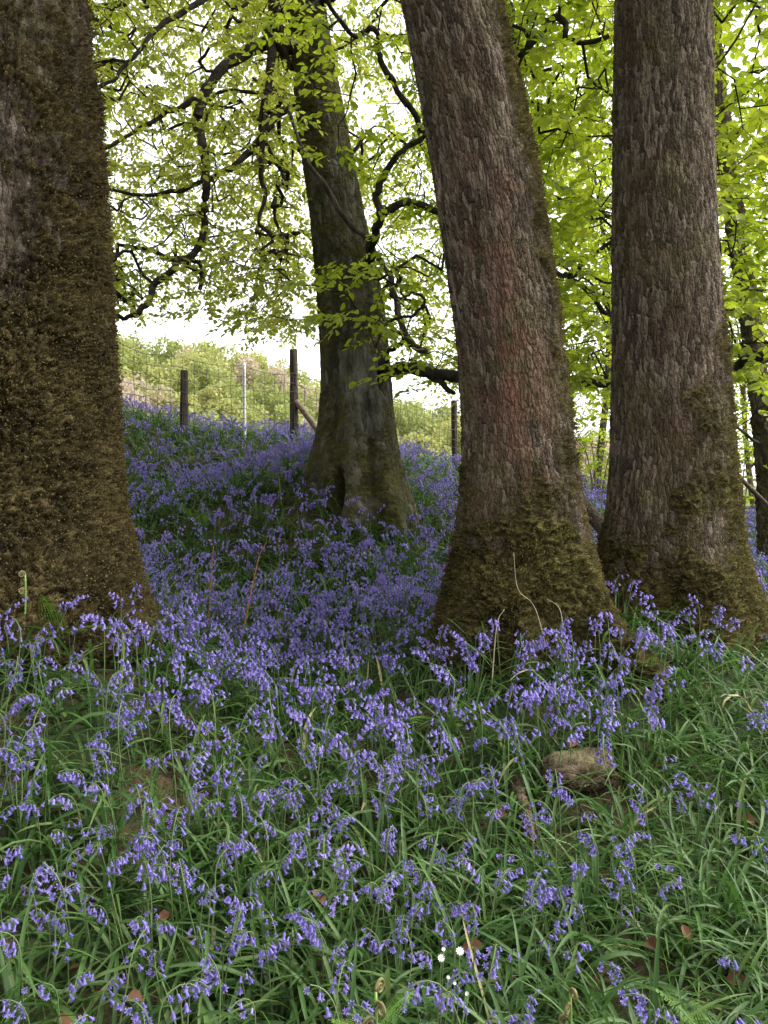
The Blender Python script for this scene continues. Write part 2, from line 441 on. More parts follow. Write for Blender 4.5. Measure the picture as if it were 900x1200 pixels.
M_stem = mat_leaf('bluebell_stem', [(0, (0.07, 0.12, 0.04)), (1, (0.15, 0.2, 0.08))], 0.15, 0.5, 0.3, 1.2)
M_petal_w = mat_leaf('white_petal', [(0, (0.8, 0.82, 0.78)), (1, (0.85, 0.86, 0.82))], 0.25, 0.5, 0.2, 1.0)
M_anther = mat_plain('yellow_anther', (0.55, 0.5, 0.2), (0.6, 0.55, 0.25), 30)
M_coil = mat_plain('scaly_fiddlehead', (0.09, 0.075, 0.03), (0.17, 0.16, 0.06), 80, 0.8, 0.002)
M_stalk = mat_plain('fern_stalk', (0.12, 0.2, 0.04), (0.2, 0.28, 0.07), 30, 0.6)
M_litter = mat_leaf('dead_leaf', [(0, (0.07, 0.03, 0.016)), (0.5, (0.13, 0.06, 0.03)), (1, (0.22, 0.12, 0.07))], 0.15, 0.7, 0.2, 1.0)

# ------------------------------------------------------------------ trunks
TR = {}      # name -> (list of (z, x, y, r))

def trunk(parent, rows, mat, top_z, roots=(), nth=380, dz=0.006, seed=0, moss_fn=None, red_fn=None, flute=0.0, dents=(), tufts=0):
    """rows: (v, u_left, u_right, depth) silhouette of the bole, top to bottom."""
    prof = []
    for v, a, b, d in rows:
        q = P((a + b) / 2, v, d)
        prof.append((q[2], q[0], q[1], (b - a) / 2 / F * d * 0.985))
    prof = np.array(sorted(prof))
    zb = prof[0, 0] - 0.45
    lean = (prof[-1, 1:3] - prof[-4, 1:3]) / (prof[-1, 0] - prof[-4, 0])
    zt = prof[-1, 0]
    zs_in = np.arange(zb, zt, dz)
    zs_up = np.arange(zt, top_z, 0.05)
    zs = np.concatenate([zs_in, zs_up])
    def itp(c):
        val = np.interp(zs, prof[:, 0], prof[:, c])
        return val
    cx, cy, r0 = itp(1), itp(2), itp(3)
    up = np.clip(zs - zt, 0, None)
    cx = cx + lean[0] * up; cy = cy + lean[1] * up
    r0 = r0 * np.clip(1 - 0.08 * up, 0.15, 1)
    k = max(3, int(0.16 / dz)); ker = np.ones(k) / k
    def sm(a):
        p_ = np.concatenate([np.full(k, a[0]), a, np.full(k, a[-1])]); return np.convolve(p_, ker, 'same')[k:-k]
    cx[:len(zs_in)], cy[:len(zs_in)], r0[:len(zs_in)] = [sm(a)[:len(zs_in)] for a in (cx, cy, r0)]
    th = np.linspace(0, 2 * PI, nth, endpoint=False)
    Z, T = np.meshgrid(zs, th, indexing='ij')
    r = np.repeat(r0[:, None], nth, 1)
    xb, yb = cx[0], cy[0]
    gb = gz(np.interp(prof[0, 0], zs, cx), prof[0, 2])
    h = np.clip(Z - gb, -0.5, None)
    cc = np.stack([np.cos(T) * 1.6, np.sin(T) * 1.6, Z * 1.1], -1)
    r = r * (1 + 0.035 * fbm(cc, 3, seed) + 0.012 * fbm(cc * 4, 2, seed + 9))
    for ang, amp, wd, hs_ in roots:
        da = (T - ang + PI) % (2 * PI) - PI
        r = r + amp * np.exp(-(da / wd)**2) * np.exp(-np.clip(h + 0.05, 0, None) / hs_)
    if flute:
        r = r * (1 + flute * np.exp(-np.clip(h, 0, None) / 0.5) * (np.sin(T * 7 + 2 * fbm(cc * .5, 1, seed + 3)) ))
    for zc, ang, amp, wz_, wd in dents:
        da = (T - ang + PI) % (2 * PI) - PI
        r = r - amp * np.exp(-(da / wd)**2 - ((Z - zc) / wz_)**2)
    V = np.stack([cx[:, None] + r * np.cos(T), cy[:, None] + r * np.sin(T), Z], -1)
    s = np.concatenate([[0], np.cumsum(np.hypot(np.hypot(np.diff(cx), np.diff(cy)), np.diff(zs)))])
    rm = 0.5 * (r.mean(1, keepdims=True)) + 0.5 * r
    bco = np.stack([rm * np.cos(T) + seed * 3.1, rm * np.sin(T), np.repeat(s[:, None], nth, 1)], -1)
    nr = len(zs)
    i = np.arange(nr - 1)[:, None] * nth; j = np.arange(nth)[None]; j2 = (j + 1) % nth
    q = np.stack([i + j, i + j2, i + nth + j2, i + nth + j], -1).reshape(-1, 4)
    moss = moss_fn(h, T, V) if moss_fn else 0 * h
    red = red_fn(h, T, V) if red_fn else 0 * h
    o = obj('trunk', V.reshape(-1, 3), q, mat, parent, {'bark_co': bco.reshape(-1, 3), 'moss': moss.ravel(), 'red': red.ravel()})
    TR[parent.name] = (zs, cx, cy, r0, gb)
    if tufts:
        ctr = np.stack([np.repeat(cx[:, None], nth, 1), np.repeat(cy[:, None], nth, 1), Z], -1)
        Vf, Cf, mf, Zf = V.reshape(-1, 3), ctr.reshape(-1, 3), moss.ravel(), Z.ravel()
        ok = np.where((R.random(len(Vf)) < np.clip(mf - .35 + .3 * R.normal(0, 1, len(Vf)), 0, 1)) & (Zf < zt + .3) & (Zf > gb - .05))[0]
        ok = R.choice(ok, min(len(ok), tufts), replace=False)
        n = len(ok); out_ = unit(Vf[ok] - Cf[ok])
        b_ = Vf[ok] + R.normal(0, .004, (n, 3)) + out_ * R.uniform(-.006, .012, (n, 1))
        dr = unit(out_ * R.uniform(.1, 1, (n, 1)) + R.normal(0, .6, (n, 3)) + np.array([0, 0, -.35]))
        sd_ = unit(np.cross(dr, R.normal(0, 1, (n, 3)))); ln_ = R.uniform(.005, .012, (n, 1)); wd_ = ln_ * R.uniform(.25, .45, (n, 1))
        tv = np.stack([b_ - sd_ * wd_ * .4, b_ + dr * ln_ * .6 - sd_ * wd_, b_ + dr * ln_, b_ + dr * ln_ * .55 + sd_ * wd_], 1)
        tag(obj('moss', tv.reshape(-1, 3), np.arange(4 * n).reshape(-1, 4), M_moss, parent, {'rnd': np.repeat(np.clip(R.normal(.45, .17, n), 0, 1), 4)}, None, True), kind='stuff')
    return o

def trunk_at(name, z):
    zs, cx, cy, r0, gb = TR[name]
    return np.array([np.interp(z, zs, cx), np.interp(z, zs, cy), z]), float(np.interp(z, zs, r0))

def px_of(V):
    return 450 + V[..., 0] / V[..., 1] * F, 600 - (V[..., 2] - EYE) / V[..., 1] * F

def sstep(x, a, b):
    t = np.clip((x - a) / (b - a), 0, 1); return t * t * (3 - 2 * t)

# near left: thickly moss-clad
b1 = P(15, 745, 3.25)
t1 = empty('oak_tree', (b1[0], b1[1], gz(b1[0], b1[1])), 'broad trunk at the far left wrapped almost wholly in brown moss', 'tree')
rows1 = [(-60, -95, 101, 3.25), (0, -95, 107, 3.25), (100, -98, 114, 3.25), (200, -101, 121, 3.25), (300, -103, 126, 3.25), (400, -106, 130, 3.25),
         (500, -110, 136, 3.25), (600, -116, 145, 3.25), (650, -124, 155, 3.25), (700, -135, 168, 3.25), (740, -146, 182, 3.25)]
def moss1(h, T, V):
    n = fbm(V * np.array([2.2, 2.2, 1.1]), 3, 21)
    return 0.86 - 0.6 * sstep(h, 1.0, 2.2) * (0.75 + 0.9 * n) - .45 * sstep(h, .9, 1.8) * sstep(-np.cos(T + .25), .1, .7) + 0.12 * sstep(np.cos(T - 0.1), 0.2, 1) - 0.5 * np.exp(-((h - 1.55) / 0.18)**2 - ((T - 5.0) / 0.35)**2)
trunk(t1, rows1, M_bark_moss, 9.0, roots=[(-0.5, 0.06, 0.45, 0.22), (-1.4, 0.08, 0.5, 0.22), (-2.3, 0.1, 0.5, 0.25), (1.2, 0.1, 0.5, 0.25), (2.8, .1, .5, .25)], dents=[(EYE + .7, 5.6, -.02, .1, .2), (EYE + .1, 5.0, -.025, .12, .25), (EYE + 1.4, 5.9, -.02, .12, .25), (EYE - .25, 5.5, -.03, .1, .2)],
      seed=1, moss_fn=moss1, nth=440, tufts=45000)

# middle: leaning, rust-stained, moss skirt and long root
b2 = P(625, 740, 3.75)
t2 = empty('oak_tree', (b2[0], b2[1], gz(b2[0], b2[1])), 'leaning trunk with a rusty pink stain and a long moss-covered root', 'tree')
rows2 = [(-60, 452, 578, 3.75), (0, 466, 588, 3.75), (100, 486, 609, 3.75), (200, 503, 630, 3.75), (300, 518, 646, 3.75), (400, 532, 660, 3.75),
         (500, 538, 673, 3.75), (560, 538, 681, 3.75), (600, 536, 688, 3.75), (650, 531, 696, 3.75), (700, 526, 706, 3.75), (760, 518, 716, 3.75)]
def moss2(h, T, V):
    u, v = px_of(V)
    n = fbm(V * np.array([3, 3, 1.5]), 3, 31)
    low = 1 - sstep(h, 0.15, 1.0)
    side = sstep(np.cos(T - 0.05), 0.25, 0.8) * 0.62 + sstep(np.cos(T - 3.3), 0.75, 1.0) * 0.5 * (1 - sstep(h, 0.7, 1.5))
    return np.clip(np.maximum(low, side) + 0.45 * n - 0.06, -0.4, 1)
def red2(h, T, V):
    f = np.exp(-((T - 4.5) / 0.62)**2)
    return np.clip(f * (1.0 * np.exp(-((h - 0.95) / 0.5)**2) + 0.7 * np.exp(-((h - 1.9) / 0.8)**2)), 0, 1)
trunk(t2, rows2, M_bark_plate, 9.0, roots=[(-0.86, 0.33, 0.2, 0.22), (-2.6, 0.10, 0.4, 0.2), (-1.7, 0.08, 0.3, 0.14), (0.3, 0.14, 0.4, 0.25), (1.8, .15, .4, .25), (2.9, .1, .4, .25)], dents=[(EYE + .25, 4.75, -.02, .06, .16), (EYE + 1.45, 3.6, -.03, .09, .25), (EYE - .12, 4.3, .025, .05, .1), (EYE + 1.0, 5.6, -.02, .12, .3), (EYE + 2.1, 5.0, -.018, .1, .3), (EYE - .35, 4.1, -.04, .12, .35), (EYE - .42, 4.75, .05, .1, .16)],
      seed=2, moss_fn=moss2, red_fn=red2, nth=420, tufts=22000)

# right: upright plated bark
b3 = P(790, 730, 4.15)
t3 = empty('oak_tree', (b3[0], b3[1], gz(b3[0], b3[1])), 'upright grey-brown trunk with plated bark, right of the leaning trunk', 'tree')
rows3 = [(-60, 721, 833, 4.15), (0, 720, 834, 4.15), (100, 718, 835, 4.15), (200, 717, 837, 4.15), (300, 716, 842, 4.15), (400, 716, 848, 4.15),
         (500, 715, 855, 4.15), (560, 712, 858, 4.15), (600, 709, 861, 4.15), (640, 703, 865, 4.15), (680, 696, 871, 4.15), (720, 688, 879, 4.15), (770, 678, 890, 4.15)]
def moss3(h, T, V):
    n = fbm(V * np.array([3, 3, 1.5]), 3, 41)
    low = 1 - sstep(h, 0.1, 0.95)
    return np.clip(low * 1.0 + 0.3 * sstep(np.cos(T - .1), .3, .9) + 0.4 * sstep(h, .5, .8) * (1 - sstep(h, 1.2, 2.2)) * sstep(np.cos(T + 0.9), .3, 1) + 0.4 * n - 0.02, -0.4, 1)
def red3(h, T, V):
    return 0.5 * np.exp(-((h - 0.3) / 0.2)**2 - ((T - 3.55) / 0.2)**2) * 2 + 0.28 * np.exp(-((T - 4.6) / 0.6)**2) * np.exp(-((h - 1.2) / .7)**2)
trunk(t3, rows3, M_bark_plate, 9.0, roots=[(-0.35, 0.20, 0.32, 0.2), (-2.6, 0.27, 0.33, 0.3), (-1.4, 0.06, 0.4, 0.18), (1.0, .15, .5, .25), (2.2, .15, .5, .25)], dents=[(EYE + .55, 5.3, -.02, .07, .18), (EYE + 1.7, 4.4, -.022, .1, .25), (EYE + .1, 3.9, -.025, .12, .25), (EYE - .3, 5.0, -.035, .12, .3), (EYE + 2.3, 5.5, -.02, .1, .25), (EYE - .42, 4.45, .05, .12, .18)],
      seed=3, moss_fn=moss3, red_fn=red3, nth=420, tufts=20000)

# further: dark old beech with hollow base and spreading boughs
D4 = 7.0
b4 = P(415, 590, D4)
t4 = empty('beech_tree', (b4[0], b4[1], gz(b4[0], b4[1])), 'dark old trunk with hollow base on the bank, its black boughs spreading', 'tree')
rows4 = [(-60, 332, 374, D4), (0, 336, 381, D4), (51, 340, 388, D4), (153, 349, 408, D4), (255, 363, 428, D4), (357, 372, 451, D4), (420, 375, 457, D4), (450, 376, 459, D4),
         (500, 372, 463, D4), (540, 363, 469, D4), (575, 356, 477, D4), (620, 350, 486, D4)]
def grey4(h, T, V):
    return np.exp(-((V[..., 2] - EYE - 1.02) / .3)**2 - ((T - 4.95) / .42)**2) + .7 * np.exp(-((V[..., 2] - EYE - 3.05) / .1)**2 - ((T - 5.0) / .25)**2)
def moss4(h, T, V):
    n = fbm(V * np.array([2.4, 2.4, 1.2]), 3, 51)
    return np.clip(0.62 - 0.35 * np.exp(-((h - 1.2) / 0.25)**2) + 0.4 * n, -.3, 1)
trunk(t4, rows4, M_bark_old, 12.0, roots=[(-0.9, 0.09, 0.2, 0.25), (-1.6, 0.08, 0.16, 0.25), (-2.75, 0.12, 0.22, 0.3), (0.1, 0.04, 0.3, 0.3), (1.2, .25, .35, .35), (2.3, .25, .35, .35)],
      nth=260, dz=0.011, seed=4, moss_fn=lambda h, T, V: moss4(h, T, V) - .8 * grey4(h, T, V), red_fn=grey4, flute=0.07, dents=[(EYE + 0.16, -1.88, 0.27, 0.2, 0.13), (EYE + 1.2, -0.62, 0.12, 0.16, 0.2), (EYE + 0.6, -1.15, 0.05, 0.5, 0.1), (EYE + .9, -2.1, 0.04, .5, .1)])

# right background: thin leaning trunk seen through leaves
D5 = 9.0
b5 = P(897, 625, D5)
t5 = empty('beech_tree', (b5[0], b5[1], gz(b5[0], b5[1])), 'slender leaning trunk half hidden in leaves at the right edge', 'tree')
rows5 = [(-60, 814, 836, D5), (100, 828, 851, D5), (200, 840, 864, D5), (300, 856, 880, D5), (400, 870, 895, D5), (500, 882, 908, D5), (560, 886, 912, D5), (640, 888, 918, D5)]
trunk(t5, rows5, M_bark_plate, 9.0, nth=120, dz=0.02, seed=5, moss_fn=lambda h, T, V: 0.5 + 0 * h)

# ------------------------------------------------------------------ boughs, twigs and leaves
LEAF_T = np.array([(0, 1, 6), (6, 1, 2), (6, 2, 7), (7, 2, 3), (0, 6, 5), (6, 4, 5), (6, 7, 4), (7, 3, 4)])
def leaves(acc, base, dirs, nrm, size, width, rnd, fold=0.16, curl=0.12):
    """base (n,3), dirs, nrm unit; beech-shaped leaf of eight faces each"""
    n = len(base)
    side = unit(np.cross(nrm, dirs)); nn = np.cross(dirs, side)
    prof = np.array([(0, 0, 0), (.32, .42, 1), (.68, .38, 1), (1, 0, 0), (.68, -.38, 1), (.32, -.42, 1), (.33, 0, 0), (.68, 0, 0)])
    ln = size[:, None, None]; wd = (size * width)[:, None, None]
    V = base[:, None] + dirs[:, None] * prof[None, :, 0:1] * ln + side[:, None] * prof[None, :, 1:2] * wd \
        + nn[:, None] * (prof[None, :, 2:3] * fold * wd - curl * ln * prof[None, :, 0:1]**2)
    f = (np.arange(n)[:, None, None] * 8 + LEAF_T[None]).reshape(-1, 3)
    acc.add(V.reshape(-1, 3), f, rnd=np.repeat(rnd, 8))

def sprays(acc, twig, org, az, pitch, length, nleaf, lsize, tone=0.5, spread=0.25, twig_r=0.0012):
    """flat beech sprays: a fine twig with alternate leaves"""
    S = len(org)
    d = np.stack([np.cos(az) * np.cos(pitch), np.sin(az) * np.cos(pitch), np.sin(pitch)], -1)
    sd_ = unit(np.cross(d, np.array([0, 0, 1.0]))); up = np.cross(sd_, d)
    t = (np.arange(nleaf) + 0.6) / nleaf
    bend = -0.18
    pos = org[:, None] + d[:, None] * (t[None, :, None] * length[:, None, None]) + np.array([0, 0, 1.0]) * (bend * t[None, :, None]**2 * length[:, None, None])
    sgn = np.where(np.arange(nleaf) % 2, 1.0, -1.0)[None, :, None]
    ang = np.where(np.arange(nleaf) == nleaf - 1, 0.1, 0.95)[None, :, None] + R.normal(0, 0.18, (S, nleaf, 1))
    ld = unit(d[:, None] * np.cos(ang) + sd_[:, None] * sgn * np.sin(ang) + np.array([0, 0, 1.0]) * R.normal(-0.22, spread, (S, nleaf, 1)))
    nr = unit(up[:, None] + R.normal(0, 0.5, (S, nleaf, 3)))
    pos = pos + R.normal(0, 0.006, pos.shape)
    sz = np.broadcast_to(np.asarray(lsize), (S,))[:, None] * R.uniform(0.7, 1.15, (S, nleaf))
    rnd = np.clip(tone + R.normal(0, 0.16, (S, 1)) + R.normal(0, 0.14, (S, nleaf)), 0.01, 0.99)
    leaves(acc, pos.reshape(-1, 3), ld.reshape(-1, 3), nr.reshape(-1, 3), sz.ravel(), 0.62, rnd.ravel())
    if twig is not None:
        ts = np.linspace(0, 1, 4)
        L_ = org[:, None] + d[:, None] * (ts[None, :, None] * length[:, None, None]) + np.array([0, 0, 1.0]) * (bend * ts[None, :, None]**2 * length[:, None, None])
        for s in range(S): tube(twig, L_[s], [twig_r * 1.5, twig_r * 1.3, twig_r, twig_r * .6], 3, False)

def grow(limb_pts, targets, twig, jitter=0.12, r_tip=0.0016, r_max=0.02, seg=0.12):
    """join each spray to the nearest bough or earlier twig, thickening the shared stretches; returns direction of arrival"""
    nodes = [np.asarray(p) for p in limb_pts]; parent = [-1] * len(nodes)
    arr = np.zeros((len(nodes) + len(targets) * 24, 3)); n0 = len(nodes); arr[:n0] = np.array(nodes); n = n0
    par = np.full(len(arr), -1); paths = []; ends = []; out = np.zeros((len(targets), 3))
    d0 = np.array([np.min(((arr[:n0] - t)**2).sum(1)) for t in targets])
    for ti in np.argsort(d0):
        t = targets[ti]
        dd = ((arr[:n] - t)**2).sum(1)
        k = int(np.argmin(dd)); dist = math.sqrt(dd[k])
        m_ = min(20, max(1, int(dist / seg)))
        st = arr[k].copy(); path = [k]
        off = R.normal(0, jitter * dist, 3); off2 = R.normal(0, jitter * 0.5 * dist, 3)
        for q in range(1, m_ + 1):
            f = q / m_
            p_ = st + (t - st) * f + off * math.sin(PI * f) + off2 * math.sin(2 * PI * f) + R.normal(0, 0.014, 3) * (f < 1)
            p_[2] += 0.1 * dist * math.sin(PI * f)
            arr[n] = p_; par[n] = path[-1]; path.append(n); n += 1
        paths.append(path); out[ti] = t - arr[path[-2]]
    cnt = np.zeros(n); 
    for pth in paths: cnt[pth[-1]] += 1
    for i in range(n - 1, n0 - 1, -1):
        if par[i] >= n0: cnt[par[i]] += cnt[i]
    rad = np.minimum(r_tip * np.sqrt(np.maximum(cnt, 1)) * 1.15, r_max)
    for pth in paths:
        pts = arr[pth]; rr = rad[pth].copy(); rr[0] = rr[1]
        tube(twig, pts, rr, 4 if rr.max() < 0.006 else 6, False)
    return out

def limb(parent, pts, r0, r1, mat=None, name='limb', k=9):
    """pts: (u, v, depth) along the bough; radii in metres; returns its sampled line"""
    p_ = np.array([P(*q) for q in pts])
    ln = smooth_line(p_, 7)
    n = len(ln); s = np.linspace(0, 1, n)
    ln = ln + 0.022 * np.stack([noise3(np.stack([s * n * .45, s * 0 + i, s * 0 + ln[0, 0] * 7], -1), i) for i in range(3)], -1)
    rr = r0 + (r1 - r0) * s**0.8
    rr = rr * (1 + 0.14 * noise3(np.stack([s * n * .5, s * 0, s * 0 + ln[0, 2] * 5], -1), 8))
    a = Acc(); tube(a, ln, rr, k)
    a.build(name, mat or M_limb, parent)
    return ln

B4 = []   # every bough line of the old beech
B4.append(limb(t4, [(352, 62, 7.0), (325, 52, 6.9), (300, 56, 6.8), (270, 74, 6.7), (240, 106, 6.6), (232, 140, 6.55), (241, 190, 6.5), (240, 240, 6.5), (233, 288, 6.5), (206, 312, 6.4), (181, 334, 6.4), (172, 356, 6.3), (150, 372, 6.3), (125, 369, 6.2), (95, 378, 6.1)], 0.062, 0.016))
B4.append(limb(t4, [(236, 115, 6.6), (205, 128, 6.5), (170, 145, 6.4), (125, 172, 6.2), (85, 180, 6.0)], 0.028, 0.01))
B4.append(limb(t4, [(362, 110, 7.0), (335, 126, 6.9), (316, 146, 6.8), (292, 180, 6.7), (262, 200, 6.6), (225, 216, 6.5), (180, 228, 6.4), (128, 222, 6.2), (90, 226, 6.0)], 0.045, 0.01))
B4.append(limb(t4, [(345, -60, 7.1), (322, -20, 6.9), (317, 50, 6.8), (313, 110, 6.75), (305, 170, 6.7), (309, 225, 6.65), (303, 262, 6.6)], 0.06, 0.014))
B4.append(limb(t4, [(352, 90, 7.0), (335, 75, 6.95), (326, 40, 6.8), (322, 0, 6.7), (330, -60, 6.6)], 0.05, 0.04))
B4.append(limb(t4, [(340, -20, 7.0), (300, -30, 6.8), (240, -5, 6.5), (200, 25, 6.3), (165, 55, 6.1), (130, 90, 5.9), (90, 120, 5.7)], 0.036, 0.011))
B4.append(limb(t4, [(442, 438, 6.95), (470, 431, 6.75), (500, 435, 6.6), (530, 441, 6.5), (600, 448, 6.4), (690, 447, 6.3), (720, 446, 6.3), (790, 438, 6.3), (852, 432, 6.3), (880, 421, 6.2), (930, 405, 6.1), (1000, 400, 6.0)], 0.058, 0.035))
B4.append(limb(t4, [(500, 435, 6.6), (520, 450, 6.5), (532, 462, 6.4)], 0.04, 0.015))
B4.append(limb(t4, [(425, 325, 6.9), (433, 296, 6.5), (440, 272, 6.3), (449, 252, 6.2), (470, 240, 6.2), (494, 240, 6.2), (520, 250, 6.2), (580, 285, 6.2), (645, 316, 6.2), (668, 326, 6.2), (692, 345, 6.15), (716, 371, 6.1), (745, 385, 6.0)], 0.045, 0.016))
B4.append(limb(t4, [(668, 326, 6.2), (690, 301, 6.2), (716, 284, 6.2), (750, 270, 6.1)], 0.022, 0.012))
B4.append(limb(t4, [(449, 252, 6.2), (440, 230, 6.2), (453, 204, 6.15), (468, 180, 6.1), (490, 163, 6.1), (512, 155, 6.0), (560, 160, 5.9)], 0.034, 0.016))
B4.append(limb(t4, [(500, 158, 6.1), (480, 125, 6.0), (458, 92, 5.95), (443, 66, 5.9), (446, 46, 5.85), (432, 36, 5.8), (419, 42, 5.8), (407, 36, 5.7), (388, 8, 5.6), (375, -40, 5.5)], 0.028, 0.014))
B4.append(limb(t4, [(446, 436, 6.75), (456, 412, 6.6), (473, 402, 6.5), (469, 391, 6.4), (450, 386, 6.3), (438, 386, 6.2), (462, 377, 6.1), (493, 364, 6.0), (497, 352, 5.95), (482, 345, 5.9), (475, 350, 5.9), (464, 332, 5.8), (440, 325, 5.7), (410, 322, 5.6)], 0.02, 0.006, k=6))
B4.append(limb(t4, [(440, 386, 6.2), (425, 380, 6.0), (418, 360, 5.9), (405, 345, 5.8), (380, 338, 5.7), (345, 330, 5.6)], 0.012, 0.005, k=6))
B4.append(limb(t4, [(380, 0, 6.9), (420, -20, 6.4), (500, 0, 6.0), (592, 5, 5.7), (596, 35, 5.6), (612, 62, 5.5), (650, 20, 5.4), (668, 44, 5.35), (700, 46, 5.3), (740, 30, 5.2)], 0.05, 0.014))
B4.append(limb(t4, [(375, -60, 6.9), (450, -120, 6.5), (600, -110, 6.0), (760, -80, 5.7), (900, -40, 5.4)], 0.06, 0.02))
B4.append(limb(t4, [(345, -60, 6.9), (260, -110, 6.6), (150, -90, 6.2), (20, -60, 6.0)], 0.06, 0.02))
# the snapped dead bough lodged across the trunk
limb(t4, [(296, 92, 6.5), (335, 124, 6.45), (355, 184, 6.42), (378, 216, 6.42), (406, 255, 6.45), (432, 287, 6.5), (452, 317, 6.5), (466, 358, 6.5), (480, 398, 6.5), (498, 414, 6.5)], 0.011, 0.032, M_post, 'dead_branch', 7)

def region(n, u0, u1, v0, vb, d0, d1, keep=None):
    """n points in a leafy volume: between pixel columns u0..u1, from v0 down to the lower edge vb(u), depth d0..d1"""
    out = []
    while len(out) < n:
        u, v, d = R.uniform(u0, u1), R.uniform(v0, 560), R.uniform(d0, d1)
        if v < vb(u) and (keep is None or R.random() < keep(u, v)): out.append(P(u, v, d))
    return np.array(out)

def ip(us, vs_): return lambda u: np.interp(u, us, vs_)
def gaps(seed, lo, hi, sc=60.0):
    return lambda u, v: float(np.interp(fbm(np.array([u / sc, v / sc, seed * 9.1]), 2, seed), [-.5, .5], [lo, hi]))

tw4 = Acc(); cr4 = Acc(); cr4b = Acc()
limbs4 = np.vstack(B4)
S = []
S.append((region(1300, 20, 350, -170, ip([0, 125, 200, 270, 300, 340], [385, 362, 352, 365, 380, 375]), 8.6, 12.5, gaps(21, .4, 1.1)), .07, .75, cr4, 12, .36))  # left canopy: tone set high, painting the glow into the leaf colour
S.append((region(1350, 20, 350, -170, ip([0, 125, 200, 270, 300, 340], [395, 372, 362, 378, 395, 388]), 5.6, 8.6, gaps(1, .35, 1.1)), .062, .6, cr4, 12, .30))
S.append((region(1050, 300, 545, -170, ip([300, 350, 400, 460, 500, 545], [385, 395, 380, 400, 452, 470]), 7.4, 10.0, gaps(2, .3, 1.1)), .064, .62, cr4, 12, .30))
S.append((region(700, 570, 735, -170, ip([570, 690, 735], [450, 455, 440]), 4.7, 7.5, gaps(3, .45, 1.1)), .082, .66, cr4b, 12, .34))
S.append((region(520, 825, 1000, -170, ip([825, 870, 1000], [470, 460, 430]), 4.6, 7.0, gaps(4, .35, 1.1)), .085, .66, cr4b, 12, .34))
S.append((region(90, 440, 540, 20, ip([440, 480, 540], [440, 455, 470]), 5.4, 7.0, gaps(5, .3, 1)), .068, .5, cr4b, 11, .28))
for cu, cv, ru, rv, k_ in [(392, 118, 30, 40, 9), (405, 60, 40, 35, 10), (380, 20, 40, 25, 9), (395, 182, 22, 14, 4), (432, 300, 40, 12, 8), (392, 322, 36, 12, 8), (445, 322, 34, 16, 7),
                           (400, 372, 38, 14, 9), (440, 372, 22, 12, 5), (455, 30, 40, 30, 10), (470, 425, 30, 12, 4), (345, 15, 30, 25, 6), (130, 10, 20, 30, 6)]:
    pts = np.array([P(cu + R.uniform(-ru, ru), cv + R.uniform(-rv, rv), R.uniform(5.1, 5.9)) for _ in range(k_)])
    S.append((pts, .074, .62, cr4b, 9, .26))
allp = np.vstack([s[0] for s in S])
arr_dir = grow(limbs4, allp, tw4)
i0 = 0
for pts, ls, tone, acc, nl, ln in S:
    dv = arr_dir[i0:i0 + len(pts)]; i0 += len(pts)
    az = np.arctan2(dv[:, 1], dv[:, 0]) + R.normal(0, .5, len(pts))
    sprays(acc, tw4, pts, az, R.normal(-.22, .16, len(pts)), R.uniform(.7, 1.25, len(pts)) * ln, nl, ls, tone)
tag(tw4.build('twigs', M_twig, t4), kind='stuff')
cr4.build('crown', M_beech, t4)
cr4b.build('lower_foliage', M_beech_b, t4)

def simple_crown(tree, name, n, zlo, zhi, rad, limbs=5, lsize=.07, tone=.5, mat=None, centre=None, lim_r=.05, nleaf=11, spl=.32):
    """boughs from the bole and sprays through an uneven crown volume"""
    lp = []
    c0, r_ = trunk_at(name, zlo)
    for k in range(limbs):
        a = 2 * PI * k / limbs + R.uniform(-.4, .4); z0 = zlo + (zhi - zlo) * (.05 + .7 * k / limbs)
        c, _ = trunk_at(name, z0)
        e = c + np.array([math.cos(a) * rad * .8, math.sin(a) * rad * .8, (zhi - zlo) * R.uniform(.1, .35)])
        mid = (c + e) / 2 + np.array([R.normal(0, .1 * rad), R.normal(0, .1 * rad), R.uniform(.05, .2) * rad])
        ln_ = smooth_line([c, mid, e], 8); ac = Acc(); tube(ac, ln_, np.linspace(lim_r, lim_r * .3, len(ln_)), 7)
        ac.build('limb', M_limb, tree); lp.append(ln_)
    lp = np.vstack(lp)
    pts = []
    while len(pts) < n:
        q = R.uniform(-1, 1, 3)
        if (q**2).sum() > 1: continue
        z = (zlo + zhi) / 2 + q[2] * (zhi - zlo) / 2
        c, _ = trunk_at(name, z)
        p_ = np.array([c[0] + q[0] * rad, c[1] + q[1] * rad, z])
        if fbm(p_ * 0.9, 2, 77) < -.25: continue
        pts.append(p_)
    pts = np.array(pts); tw = Acc(); cr = Acc()
    dv = grow(lp, pts, tw, seg=.25)
    sprays(cr, tw, pts, np.arctan2(dv[:, 1], dv[:, 0]) + R.normal(0, .5, n), R.normal(-.2, .2, n), R.uniform(.7, 1.3, n) * spl, nleaf, lsize, tone)
    tag(tw.build('twigs', M_twig, tree), kind='stuff')
    cr.build('crown', mat or M_beech_b, tree)

for t_, nm in ((t1, 'oak_tree'), (t2, 'oak_tree.001'), (t3, 'oak_tree.002')):
    simple_crown(t_, nm, 170, 5.2, 9.5, 3.4, 6, .12, .5, nleaf=12, spl=.5, lim_r=.09)

